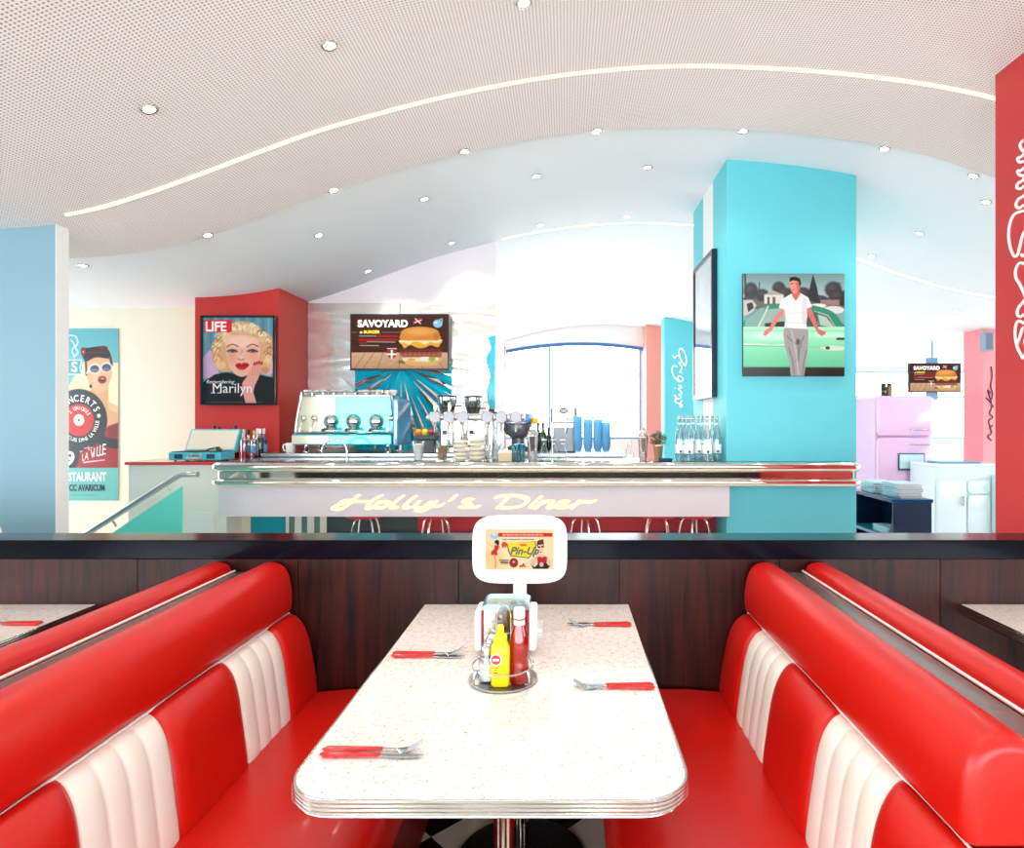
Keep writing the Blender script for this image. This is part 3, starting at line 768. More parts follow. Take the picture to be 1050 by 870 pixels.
obj('small_print', bm, mat('grey_ink', (120, 110, 60), .5), b, label='grey lines of small print')
kx, ky = pX(532.5, 1.63), 1.632
b = thing('ketchup_bottle', 'tall red ketchup bottle with white cap in the caddy', 'bottle', (kx, ky, .7535))
bm = NB(); lathe(bm, [(0, 0), (.022, 0), (.0255, .004), (.0262, .03), (.0245, .052), (.0235, .062), (.0265, .085), (.0262, .105), (.022, .125), (.0155, .148), (.0135, .160), (.0135, .167)], 28); obj('body', bm, mat('ketchup_red', (140, 5, 5), .12, coat=.8), b, True)
bm = NB(); lathe(bm, [(.0150, .142), (.0156, .1425), (.0142, .163), (.0136, .163)], 28); obj('neck_label', bm, WPLASTIC, b, label='white neck label')
bm = NB(); lathe(bm, [(.0138, .167), (.0150, .168), (.0150, .189), (.0135, .193), (0, .194)], 28); obj('cap', bm, WPLASTIC, b, 40, label='white screw cap')
def shaker(x, y, name, label, fill, fc):
    b = thing(name, label, 'shaker', (x, y, .7535))
    bm = NB(); lathe(bm, [(0, 0), (.021, 0), (.0225, .004), (.0225, .05), (.019, .062), (.0165, .068), (.0165, .072)], 10); obj('jar', bm, GLASS, b, 30)
    bm = NB(); lathe(bm, [(0, .004), (.019, .004), (.0198, .01), (.0198, fill), (0, fill+.003)], 16); obj('contents', bm, fc, b, True)
    bm = NB(); lathe(bm, [(.0165, .070), (.0180, .071), (.0180, .080), (.0165, .090), (.010, .096), (0, .098)], 20); obj('lid', bm, STEEL, b, True, label='domed steel lid')
shaker(pX(499, 1.64)+.002, 1.640, 'salt_shaker', 'glass salt shaker with domed steel lid, left in the caddy', .048, mat('salt', (240, 238, 235), .9))
shaker(pX(506, 1.70)-.004, 1.700, 'pepper_shaker', 'glass pepper shaker behind the salt shaker in the caddy', .04, mat('pepper', (60, 52, 45), .9))

# ================================================================== THE BAR
bx0, bx1, by0, by1 = -2.685, 2.235, 4.72, 5.30
t = thing('bar_counter', 'long bar counter with chrome banded edge and lit lettering on a white fascia', 'bar counter', (-.2, 5.0, 0)); O = Vector(t.location)
def sh(bm):
    bmesh.ops.translate(bm, vec=-O, verts=bm.verts); return bm
ol = rrect(bx0, bx1, by0, 4.868, .055, 8, (1, 0, 1, 1))
TOPM = mat('dark_bar_top', (150, 160, 165), .07, .35, coat=.5)
bm = NB(); box(bm, bx0+.03, 1.25, 4.76, by1, 1.085, 1.1095, .003); box(bm, 1.25, bx1-.03, 4.745, 4.867, 1.085, 1.1095, .002); obj('counter_top', sh(bm), TOPM, t, label='polished grey counter top')
bandp = []
def half(zc, r, out):
    return [(-out*math.sin(math.pi*k/8), zc+r*math.cos(math.pi*k/8)) for k in range(9)]
bandp = [(.03, 1.112), (.012, 1.112)]+half(1.075, .036, .034)+[(.010, 1.036), (.010, .990)]+half(.957, .031, .034)+[(.02, .925)]
bm = NB(); loft_outline(bm, inset_poly(ol, .02), bandp, caps=(False, False)); obj('chrome_band', sh(bm), mat('bar_chrome', (232, 226, 214), .07, 1.0), t, 50, label='double rounded chrome edge band')
FX0, FX1 = pX(224, 4.80), pX(748, 4.80)
bm = NB(); box(bm, FX0, FX1, 4.795, 4.86, .69, .926, .002); obj('fascia', sh(bm), mat('lilac_fascia', (224, 217, 223), .4, coat=.1), t, label='pale lilac fascia')
bm = NB(); box(bm, FX0, 1.25, 4.865, 5.28, .70, .72); obj('under_shelf', sh(bm), WHITE, t)
segs = [(224, 257, CREAM, 'cream panel'), (257, 293, mat('teal_panel', (0, 150, 175), .4), 'teal panel'), (293, 335, None, 'striped panel'), (335, 428, mat('slate_panel', (62, 74, 78), .5), 'dark slate panel'), (428, 748, mat('crimson_panel', (190, 40, 55), .45), 'crimson panel')]
def stripes():
    m = mat('white_grey_stripes', (220, 220, 220), .5); nt, N, L, p = nodes_of(m)
    tc = N.new('ShaderNodeTexCoord'); sp = N.new('ShaderNodeSeparateXYZ'); L.new(tc.outputs['Object'], sp.inputs[0])
    a = N.new('ShaderNodeMath'); a.operation = 'MULTIPLY'; a.inputs[1].default_value = 9.5; L.new(sp.outputs[0], a.inputs[0])
    f = N.new('ShaderNodeMath'); f.operation = 'FRACT'; L.new(a.outputs[0], f.inputs[0])
    g = N.new('ShaderNodeMath'); g.operation = 'GREATER_THAN'; g.inputs[1].default_value = .45; L.new(f.outputs[0], g.inputs[0])
    mc = N.new('ShaderNodeMix'); mc.data_type = 'RGBA'; mc.inputs[6].default_value = rgb(90, 125, 120); mc.inputs[7].default_value = rgb(235, 232, 225)
    L.new(g.outputs[0], mc.inputs[0]); L.new(mc.outputs[2], p.inputs['Base Color']); return m
for a, b, m, lb in segs:
    bm = NB(); box(bm, pX(a, 5.2), min(pX(b, 5.2), 1.25), 5.20, 5.26, .0, .699); obj('base_panel', sh(bm), m or stripes(), t, label=lb)
bm = NB(); box(bm, pX(335, 5.19), 1.25, 5.185, 5.199, .0, .50); obj('kick_board', sh(bm), mat('slate_kick', (70, 72, 80), .5), t)
# lettering in brush script
GLOW = mat('lit_lettering', (255, 250, 205), .5, emit=.5, ecol=(255, 248, 200))
def nib(bm, pts, M, y, nx=9.5, ny=3.6, th=.004):
    """sweep a flat slanted nib along a smoothed stroke; pts in crop pixels, M maps them to (X,z)"""
    q = smoothpath([(p[0], p[1], 0) for p in pts], 5)
    for p0, p1 in zip(q, q[1:]):
        if (p1-p0).length < .2: continue
        c = [(p0.x-nx, p0.y+ny), (p0.x, p0.y+4.0), (p0.x+nx, p0.y-ny), (p0.x, p0.y-4.0), (p1.x-nx, p1.y+ny), (p1.x, p1.y+4.0), (p1.x+nx, p1.y-ny), (p1.x, p1.y-4.0)]
        c = [M(*a) for a in c]
        # convex hull of the two nib prints
        P = sorted(set((round(a[0], 6), round(a[1], 6)) for a in c))
        def hull(P):
            h = []
            for p in P:
                while len(h) >= 2 and (h[-1][0]-h[-2][0])*(p[1]-h[-2][1])-(h[-1][1]-h[-2][1])*(p[0]-h[-2][0]) <= 0: h.pop()
                h.append(p)
            return h
        hp = hull(P)[:-1]+hull(P[::-1])[:-1]
        if len(hp) > 2: prism(bm, hp, 'y', y-th, y)
K = 310/1050
def ML(x, y): return (pX(330+x*K, 4.795), pZ(495+y*K, 4.795))
strokes = [
 # H
 [(78,72),(58,78),(40,86),(50,93),(72,90),(100,72),(122,48),(128,46)], [(66,68),(90,62),(120,66),(160,66)], [(206,46),(180,60),(162,78),(160,90),(174,88)],
 # o
 [(214,66),(196,70),(186,80),(196,88),(216,86),(230,76),(226,67),(212,66)], [(228,72),(240,72)],
 # l l
 [(282,48),(262,62),(246,78),(246,88),(262,87)], [(326,48),(306,62),(290,78),(290,88),(306,87)],
 # y
 [(338,66),(326,80),(332,88),(352,86),(376,68)], [(396,66),(380,80),(362,94),(340,99),(330,95)], [(384,82),(404,82),(420,76)],
 # apostrophe
 [(466,46),(456,54),(446,62)],
 # s
 [(524,60),(508,58),(494,64),(506,72),(516,80),(502,87),(480,84)], [(512,84),(530,86),(545,82)],
 # D
 [(650,50),(634,66),(616,84),(612,86)], [(604,52),(630,46),(680,46),(710,56),(712,68),(690,82),(650,88),(612,86)],
 # i
 [(742,66),(728,78),(730,87),(744,84)], [(756,52),(760,51)],
 # n
 [(764,66),(754,78),(746,88)], [(758,76),(782,65),(800,67),(792,78),(788,87),(802,86)],
 # e
 [(818,80),(842,74),(852,67),(838,64),(818,74),(816,84),(832,88),(856,84),(878,76)],
 # r
 [(892,64),(880,78),(872,88)], [(884,76),(908,66),(930,68),(948,64)], [(944,66),(930,78),(934,87),(960,84),(1000,78)]]
spans = [('H', 0, 3), ('o', 3, 5), ('l', 5, 6), ('l', 6, 7), ('y', 7, 10), ('apostrophe', 10, 11), ('s', 11, 13), ('D', 13, 15), ('i', 15, 17), ('n', 17, 19), ('e', 19, 20), ('r', 20, 22)]
for ch, a, b in spans:
    bm = NB()
    for s in strokes[a:b]: nib(bm, s, ML, 4.796)
    obj('script_letter', sh(bm), GLOW, t, label='glowing cream script letter '+ch)

# ------------------------------------------------------------------ bar stools tucked under the fascia
SR = mat('stool_red', (200, 40, 50), .35, coat=.3)
s0 = thing('bar_stool', 'red topped bar stool with thin chrome legs under the bar, leftmost', 'stool', (pX(375, 5.02), 5.02, 0), group='stools under the bar')
bm = NB(); lathe(bm, [(0, .655), (.14, .655), (.155, .662), (.155, .682), (.14, .694), (0, .696)], 28); obj('seat', bm, SR, s0, True)
for a in (45, 135, 225, 315):
    c, s = math.cos(math.radians(a)), math.sin(math.radians(a)); bm = NB()
    tube(bm, smoothpath([(.05*c, .05*s, .652), (.10*c, .10*s, .615), (.13*c, .13*s, .45), (.165*c, .165*s, .008)], 5), .008, 8); obj('leg', bm, mat('pale_chrome', (235, 232, 226), .15, .8), s0, True)
bm = NB(); tube(bm, [(.155*math.cos(a), .155*math.sin(a), .22) for a in [2*math.pi*i/28 for i in range(28)]], .007, 6, closed=True); obj('foot_ring', bm, CHROME, s0, True)
for i, (x, lb) in enumerate([(447, 'second from the left'), (600, 'just right of the tablet'), (674, 'second from the cyan column'), (712, 'next to the cyan column')]):
    dup(s0, (pX(x, 5.02), 5.02, 0), (i+1)*.5, 'red topped bar stool with thin chrome legs under the bar, '+lb)

# ------------------------------------------------------------------ left ledge, wall and stair rail
t = thing('side_counter', 'cream side counter with a red top left of the bar', 'counter', (-3.05, 5.4, 0)); O = Vector(t.location)
bm = NB(); box(bm, -3.48, -2.70, 4.97, 5.84, 0, 1.075); obj('body', sh(bm), mat('cream_panel', (238, 236, 226), .5), t)
bm = NB(); box(bm, -3.50, -2.69, 4.95, 5.855, 1.076, 1.10, .003); obj('top', sh(bm), mat('red_counter_top', (206, 60, 60), .15, coat=.5), t, label='glossy red top')
bm = NB(); box(bm, -3.00, -2.80, 4.962, 4.97, .3, .70, .002); obj('inset_panel', sh(bm), WHITE, t)
t = thing('stair_railing', 'stair railing with steel handrail over a turquoise glass panel', 'railing', (-2.9, 4.3, 0)); O = Vector(t.location)
Zr = 4.30
bm = NB(); a = P3(60, 566, Zr); b = P3(182, 488.5, Zr); c = P3(186, 486.8, Zr); d = P3(203, 486.5, Zr)
tube(bm, [a, b-(b-a).normalized()*.03, b, c, c+Vector((.03, 0, 0)), d], .0205, 14); obj('handrail', sh(bm), STEEL, t, 60, label='round brushed steel handrail')
bm = NB(); prism(bm, [(pX(100, Zr), pZ(557, Zr)), (pX(187, Zr), pZ(499, Zr)), (pX(187, Zr), .0), (pX(60, Zr), 0), (pX(60, Zr), pZ(583, Zr))], 'y', Zr-.006, Zr+.006)
TG = tinted('turquoise_glass', (150, 240, 232), .35); obj('glass_panel', sh(bm), TG, t, label='turquoise glass panel')
bm = NB(); e = P3(172, 500, Zr); tube(bm, [P3(171, 497, Zr), P3(175, 503, Zr)], .007, 8); obj('bracket', sh(bm), STEEL, t)
bm = NB(); tube(bm, [P3(115, 533, Zr), P3(119, 540, Zr)], .007, 8); obj('bracket', sh(bm), STEEL, t)

# ------------------------------------------------------------------ mirror panels behind the bar
def crumple(name, col, metal, rough, strength, scale):
    m = mat(name, col, rough, metal); nt, N, L, p = nodes_of(m)
    tc = N.new('ShaderNodeTexCoord'); mp = N.new('ShaderNodeMapping'); mp.inputs['Scale'].default_value = (1, 1, 3.2)
    no = N.new('ShaderNodeTexNoise'); no.inputs['Scale'].default_value = scale; no.inputs['Detail'].default_value = 2; no.inputs['Distortion'].default_value = 1.5
    bp = N.new('ShaderNodeBump'); bp.inputs['Strength'].default_value = strength; bp.inputs['Distance'].default_value = .08
    L.new(tc.outputs['Object'], mp.inputs[0]); L.new(mp.outputs[0], no.inputs['Vector']); L.new(no.outputs[0], bp.inputs['Height']); L.new(bp.outputs[0], p.inputs['Normal'])
    return m
MIR = crumple('crumpled_mirror_foil', (240, 236, 228), .75, .22, .35, .9)
t = thing('mirror_cladding', 'crumpled silver mirror panels on the wall behind the espresso machine', 'wall cladding', (-1.7, 6.5, 0)); O = Vector(t.location)
zt = pZ(311, 6.5)
for a, b in ((-2.688, pX(410, 6.5)), (pX(410.6, 6.5), -.732)):
    bm = NB(); box(bm, a, b, 6.500, 6.528, 1.0, zt, .003); obj('mirror_panel', sh(bm), MIR, t)
CF = mat('cyan_reflection', (10, 196, 222), .25, .0, coat=.3)  # cyan colour stands in for the column mirrored in the crumpled panels
bm = NB()
rx0, rx1, rz0, rz1 = pX(364, 6.49), pX(463, 6.49), pZ(475, 6.49), pZ(372, 6.49); ccx, ccz = pX(412, 6.49), pZ(376, 6.49)
random.seed(3); n = 64
per = []
for i in range(n+1):
    u = i/n*3.0
    if u < 1: per.append((rx0, rz1+(rz0-rz1)*u))
    elif u < 2: per.append((rx0+(rx1-rx0)*(u-1), rz0))
    else: per.append((rx1, rz0+(rz1-rz0)*(u-2)))
cv_ = bm.verts.new((ccx, 6.488, ccz)); mids = []; outs = []
for i, (x, z) in enumerate(per):
    dd = (.012 if i % 2 else -.014)*random.uniform(.4, 1.3)
    mids.append(bm.verts.new((ccx+(x-ccx)*.5, 6.486+dd*.8, ccz+(z-ccz)*.5))); outs.append(bm.verts.new((x, 6.486+dd, z)))
for i in range(n): bm.faces.new((cv_, mids[i], mids[i+1])); bm.faces.new((mids[i], outs[i], outs[i+1], mids[i+1]))
obj('cyan_reflection', sh(bm), CF, t, label='cyan reflection in the crumpled mirror, built as a coloured starburst')
SIL = mat('silver_foil', (240, 240, 238), .1, .9)
rays = [(364,412,8,14),(372,436,5,12),(395,455,5,9),(428,462,6,11),(462,470,5,9),(463,438,4,13),(462,420,4,9),(463,398,6,12),(364,396,8,12),(445,474,4,8),(410,470,3,8),(380,470,4,8),(463,385,4,8)]
bm = NB()
for (x, y, w0, w1) in rays:
    a = Vector((ccx, ccz)); b = Vector((pX(x, 6.47), pZ(y, 6.47))); d = (b-a).normalized(); nn = Vector((-d.y, d.x)); k = 6.47/640/2*.55
    st = .15 + .2*random.random(); a2 = a+(b-a)*st; m_ = a+(b-a)*.7
    q = [a2, m_+nn*w1*k*1.1, b+nn*w0*k*.7, b-nn*w0*k*.7, m_-nn*w1*k*.9]
    ctr = (m_+b)/2; c0 = bm.verts.new((ctr.x, 6.450, ctr.y)); vv = [bm.verts.new((p.x, 6.468, p.y)) for p in q]
    for i in range(len(vv)): bm.faces.new((c0, vv[i], vv[(i+1) % len(vv)]))
obj('foil_creases', sh(bm), SIL, t, label='silver creases radiating over the painted cyan reflection')
bm = NB(); prism(bm, [(pX(500, 6.49), pZ(346, 6.49)), (pX(508, 6.49), pZ(344, 6.49)), (pX(508, 6.49), pZ(420, 6.49)), (pX(501, 6.49), pZ(418, 6.49)), (pX(499, 6.49), pZ(402, 6.49)), (pX(503, 6.49), pZ(385, 6.49)), (pX(498, 6.49), pZ(368, 6.49)), (pX(504, 6.49), pZ(357, 6.49))], 'y', 6.485, 6.4995)
obj('cyan_edge_reflection', sh(bm), CF, t)  # same painted reflection along the right panel edge

# ------------------------------------------------------------------ burger screens
def burger_art():
    A = Art((92, 78, 938, 565), 210, 122, (70, 36, 22))
    for k, y in enumerate(range(78, 420, 46)): A.rect(92, y, 938, y+44, (78-6*(k % 3), 40-3*(k % 2), 24)); 
    for k in range(22): A.line([(92+k*37, 90+(k*61) % 320), (170+k*40, 94+(k*61) % 320)], 5, (54, 26, 16), al=.7)
    A.rect(92, 420, 938, 565, (214, 176, 140), c2=(196, 150, 112)); A.noise(.12, 9, 1, 2)
    for x0, x1 in ((210, 120), (290, 190), (370, 320), (520, 510), (650, 720), (800, 900)): A.line([(x0, 425), (x1, 565)], 5, (140, 98, 70))
    for k in range(8): A.line([(160, 265), (305, 265)] if k == 0 else [(230, 318), (475, 322)] if k == 1 else [(165, 352), (330, 354)] if k == 2 else [(0, 0), (1, 1)], 9, (225, 215, 205), al=.7)
    A.line([(320, 265), (488, 268)], 22, (170, 34, 28)); A.line([(162, 300), (490, 300)], 20, (176, 34, 28)); A.line([(162, 326), (225, 326)], 16, (176, 34, 28))
    A.ell(175, 232, 12, 12, (250, 245, 240)); A.line([(360, 232), (525, 232)], 3, (200, 180, 160)); A.line([(92, 232), (140, 232)], 3, (200, 180, 160))
    A.line([(642, 142), (705, 112)], 26, (215, 40, 40)); A.line([(655, 105), (700, 150)], 10, (250, 240, 240)); A.line([(648, 140), (705, 118)], 8, (250, 240, 240))
    A.ell(852, 150, 42, 38, (150, 205, 235), .15); A.ell(835, 140, 16, 10, (240, 248, 252), .4); A.line([(870, 110), (890, 105), (892, 130)], 8, (170, 220, 240))
    A.poly([(405, 392), (492, 392), (492, 440), (470, 468), (448, 476), (425, 468), (405, 440)], (170, 40, 50)); A.rect(440, 392, 456, 480, (250, 248, 245)); A.rect(405, 426, 492, 442, (250, 248, 245)); A.rect(405, 376, 490, 386, (235, 225, 215))
    # burger
    A.ell(560, 505, 60, 18, (90, 110, 50), .5, .8); A.poly([(560, 470), (870, 470), (866, 510), (830, 535), (720, 542), (600, 535), (555, 505)], (226, 178, 110), curve=True)
    A.poly([(540, 470), (640, 462), (740, 470), (860, 460), (862, 488), (760, 505), (640, 500), (548, 492)], (240, 228, 190)); A.ell(800, 474, 32, 26, (150, 185, 70), .3); A.ell(735, 470, 42, 22, (248, 240, 225), .3); A.ell(620, 484, 34, 12, (225, 175, 60), .4)
    A.poly([(535, 412), (870, 405), (885, 430), (870, 462), (760, 458), (640, 462), (540, 458), (525, 436)], (168, 88, 66), curve=True)
    for k in range(16): A.ell(545+k*21, 420+(k*17) % 34, 12, 5, (200, 120, 96) if k % 2 else (120, 56, 42), .5, .8)
    A.poly([(530, 378), (875, 372), (880, 395), (865, 412), (545, 412), (528, 395)], (96, 42, 30), curve=True)
    for k in range(12): A.ell(548+k*28, 390+(k*13) % 14, 14, 6, (140, 64, 44), .5, .7)
    A.poly([(535, 310), (865, 305), (872, 345), (850, 368), (790, 350), (740, 372), (680, 376), (610, 350), (560, 378), (538, 350)], (244, 176, 60), curve=True)
    A.poly([(530, 300), (868, 296), (872, 322), (820, 330), (790, 318), (740, 345), (690, 322), (640, 318), (600, 345), (560, 326), (534, 332)], (250, 232, 180), curve=True)
    A.poly([(528, 300), (526, 240), (560, 200), (630, 182), (700, 178), (780, 186), (845, 210), (868, 250), (868, 300), (700, 306)], (226, 140, 56), curve=True)
    A.ell(690, 225, 130, 34, (246, 178, 96), .9, .8); A.ell(600, 260, 60, 30, (236, 156, 76), .8, .5); A.ell(840, 270, 26, 34, (196, 110, 44), .9, .6)
    return A
def screen(name, label, x0, x1, y0, y1, Z, rz=0, txt=True, ga=None):
    X0, X1, z0, z1 = pX(x0, Z), pX(x1, Z), pZ(y1, Z), pZ(y0, Z); W_, h_ = X1-X0, z1-z0
    t = thing(name, label, 'screen', ((X0+X1)/2, Z, (z0+z1)/2), rz)
    bm = NB(); box(bm, -W_/2, W_/2, -.0, .05, -h_/2, h_/2, .004); obj('housing', bm, mat('navy_black_frame', (14, 20, 34), .3), t)
    bw = .016*W_
    o = ga.build('display', t, -W_/2+bw, W_/2-bw, -.002, -h_/2+bw*1.3, h_/2-bw*1.3, SCREEN, label='lit picture of a burger on wood')
    k = (W_-2*bw)/846; ink = mat('ink_white', (245, 240, 235), .5, emit=.9); yi = mat('ink_yellow', (235, 205, 40), .5, emit=.5)
    def at(x, y): return T((x-515)*k, -.004, (321.5-y)*k) @ UPY
    text_mesh('headline', 'SAVOYARD', 84*k, ink, t, at(146, 186), .0005, .035, label='white headline', space=1.03)
    text_mesh('subline', 'BURGER', 38*k, yi, t, at(198, 245), .0005, .03, label='yellow line under the headline')
    return t
BA = burger_art()
screen('menu_screen', 'wide screen showing a burger on the mirror panels behind the bar', 359, 460.5, 322, 380, 6.38, ga=BA)
bm = NB(); box(bm, -.10, .10, .051, .115, -.08, .08); sc1 = [o for o in C.objects if o.name == 'menu_screen'][0]; obj('wall_bracket', bm, BLACK, sc1)

# ------------------------------------------------------------------ magazine cover poster
A = Art((76, 225, 530, 772), 170, 204, (110, 160, 176))
for k in range(14): A.line([(90+k*34, 225), (96+k*34, 600)], 12, (92, 142, 160) if k % 2 else (134, 180, 192), soft=10)
A.poly([(76, 480), (120, 430), (170, 470), (180, 600), (76, 620)], (214, 178, 212), soft=8); A.ell(490, 540, 50, 60, (225, 190, 215), .5)
A.poly([(76, 772), (76, 640), (150, 590), (230, 575), (330, 600), (440, 590), (530, 610), (530, 772)], (22, 18, 24), soft=6)
hair = [(135, 440), (150, 370), (200, 320), (250, 270), (320, 250), (400, 262), (450, 310), (510, 340), (524, 400), (522, 480), (505, 560), (480, 590), (440, 560), (250, 570), (190, 570), (150, 530)]
A.poly(hair, (226, 178, 130), soft=8, curve=True)
for x, y, rx, ry, c in [(300,285,60,26,(252,232,196)),(390,300,52,30,(250,226,186)),(215,345,48,36,(246,214,168)),(170,400,30,40,(232,190,140)),(160,470,26,34,(214,160,112)),(190,530,34,26,(240,204,160)),(470,360,44,28,(240,200,152)),(500,420,22,46,(222,168,118)),(495,500,22,40,(236,190,140)),(455,330,30,16,(253,236,204)),(330,318,50,12,(236,200,156)),(250,300,28,22,(255,240,210)),(475,560,26,22,(214,150,104))]: A.ell(x, y, rx, ry, c, .5, .85)
_r = random.Random(2)
for k in range(70):
    an = math.radians(150+k*240/70); rx, ry = 172+_r.uniform(-26, 22), 165+_r.uniform(-24, 18); x, y = 330+rx*math.cos(an), 430+ry*math.sin(an)
    if y > 600 or (y > 480 and 240 < x < 430): continue
    sh_ = _r.choice([(250, 226, 186), (206, 150, 104), (238, 198, 150), (180, 120, 80), (255, 240, 214)])
    A.line([(x-14, y+6), (x, y-10), (x+14, y+4), (x+6, y+14)], _r.uniform(4, 8), sh_, soft=5, al=.75, curve=True)
for k in range(9): A.line([(190+k*34, 262+abs(k-4)*14), (205+k*32, 320), (180+k*36, 350)], 4, (200, 148, 100), soft=4, al=.6, curve=True)
A.poly([(222, 380), (250, 345), (330, 335), (410, 350), (440, 400), (440, 470), (412, 535), (365, 588), (318, 604), (268, 572), (232, 500)], (244, 190, 166), soft=6, curve=True)
A.ell(320, 380, 90, 36, (255, 220, 200), .8, .7); A.ell(262, 480, 26, 44, (236, 158, 142), .8, .6); A.ell(400, 460, 26, 40, (240, 160, 146), .8, .5)
for cx_, s in ((265, 1), (395, -1)):
    A.line([(cx_-34, 412), (cx_, 396), (cx_+36, 410)], 7, (130, 84, 64), soft=4, curve=True); A.ell(cx_, 436, 32, 13, (214, 150, 138), .5, .8)
    A.line([(cx_-32, 440), (cx_, 432), (cx_+32, 442)], 8, (40, 26, 28), soft=4, curve=True); A.ell(cx_+2, 442, 12, 7, (90, 84, 100), .3); A.line([(cx_-26, 447), (cx_+24, 448)], 3, (150, 90, 84), soft=3)
A.line([(330, 430), (316, 480), (308, 492)], 5, (226, 160, 140), soft=8); A.ell(322, 492, 22, 8, (200, 120, 108), .6, .7); A.ell(322, 480, 12, 12, (255, 214, 196), .7, .8)
A.poly([(284, 530), (305, 515), (325, 520), (346, 513), (374, 526), (354, 550), (328, 560), (302, 552)], (196, 16, 34), soft=3, curve=True); A.line([(290, 532), (328, 536), (368, 529)], 4, (120, 8, 22), soft=3, curve=True); A.ell(328, 545, 20, 5, (235, 60, 76), .5, .7)
A.poly([(325, 680), (330, 640), (360, 600), (380, 550), (395, 520), (452, 520), (450, 570), (430, 620), (410, 660), (400, 700), (420, 772), (350, 772)], (236, 172, 156), soft=4)
for k in range(4): A.line([(402+k*14, 520), (392+k*15, 590)], 3, (206, 134, 120), soft=3); A.ell(408+k*15, 512+abs(k-2)*4, 7, 11, (206, 20, 44), .3)
A.line([(96, 766), (460, 764)], 4, (170, 160, 165), al=.6)
Z = 5.80; X0, X1, z0, z1 = pX(205, Z), pX(281.5, Z), pZ(415.5, Z), pZ(323.5, Z)
t = thing('magazine_poster', 'black framed magazine cover poster of a blonde person on the red wall', 'poster', ((X0+X1)/2, 5.859, (z0+z1)/2)); W_, h_ = X1-X0, z1-z0
bm = NB(); b_ = .018
for q in ((-W_/2, W_/2, h_/2-b_, h_/2), (-W_/2, W_/2, -h_/2, -h_/2+b_), (-W_/2, -W_/2+b_, -h_/2+b_, h_/2-b_), (W_/2-b_, W_/2, -h_/2+b_, h_/2-b_)): box(bm, q[0], q[1], -.055, -.002, q[2], q[3])
obj('frame', bm, mat('black_frame', (12, 10, 12), .3), t, label='black frame')
bm = NB(); box(bm, -W_/2+b_, W_/2-b_, -.04, -.004, -h_/2+b_, h_/2-b_); obj('backing', bm, BLACK, t)
k = (W_-2*b_)/454; kz = (h_-2*b_)/547
A.build('print', t, -W_/2+b_, W_/2-b_, -.0415, -h_/2+b_, h_/2-b_, PRINT, label='colour portrait of a blonde person resting the cheek on a hand')
def at(x, y, dy=-.0435): return T((x-303)*k, dy, (498.5-y)*kz) @ UPY
bm = NB(); box(bm, (84-303)*k, (262-303)*k, -.0432, -.0418, (498.5-320)*kz, (498.5-240)*kz); obj('title_box', bm, mat('title_red', (225, 15, 20), .4), t, label='red title box')
IW = mat('print_white', (250, 245, 242), .5)
text_mesh('title', 'LIFE', 88*k, IW, t, at(90, 312), .0003, .03, label='white title', sx=.92)
text_mesh('cover_name', 'Marilyn', 90*k, IW, t, at(134, 706), .0003, .0, label='white serif cover line', sx=.98)
text_mesh('cover_line', 'Remembering', 32*k, IW, t, at(96, 646), .0003, .0, shear=.35)
bm = NB()
for a in (142, 182): box(bm, (a-303)*k-.02, (a-303)*k+.02, -.0437, -.0433, (498.5-709)*kz, (498.5-705)*kz)
obj('serif', bm, IW, t)

# ------------------------------------------------------------------ picture of a man by a car on the column
A = Art((45, 76, 770, 804), 210, 210, (130, 165, 168))
A.rect(45, 76, 770, 250, (112, 146, 148), c2=(168, 196, 192))
A.rect(45, 245, 770, 330, (110, 104, 104))
for x, y, rx, ry in [(100,200,50,60),(180,230,50,44),(300,180,46,46),(340,215,50,40),(470,220,60,46),(690,190,60,56),(720,240,60,50),(590,260,60,30),(410,200,40,40)]: A.ell(x, y, rx, ry, (62, 66, 70), .35); A.ell(x-10, y-14, rx*.5, ry*.4, (92, 92, 94), .6, .6)
A.poly([(545, 80), (575, 180), (590, 270), (505, 270), (520, 180)], (44, 56, 60)); A.line([(58, 80), (62, 270)], 12, (84, 40, 50)); A.line([(160, 140), (160, 260)], 7, (60, 56, 60)); A.line([(730, 140), (738, 300)], 6, (70, 60, 60)); A.line([(700, 150), (750, 144)], 4, (70, 60, 60))
A.poly([(195, 225), (260, 200), (335, 225), (335, 290), (195, 290)], (210, 206, 196)); A.poly([(188, 228), (262, 196), (340, 228)], (170, 160, 150)); A.rect(215, 240, 235, 290, (90, 90, 90)); A.rect(255, 240, 275, 290, (100, 100, 100))
A.poly([(760, 200), (770, 190), (770, 310), (740, 300)], (40, 50, 52)); A.rect(600, 262, 735, 300, (150, 128, 118))
A.poly([(45, 265), (110, 262), (140, 300), (110, 350), (45, 380)], (190, 190, 186)); A.poly([(70, 290), (110, 280), (120, 320), (80, 350)], (50, 54, 56)); A.ell(690, 335, 80, 28, (205, 208, 204), .1); A.ell(580, 305, 60, 16, (215, 216, 210), .2)
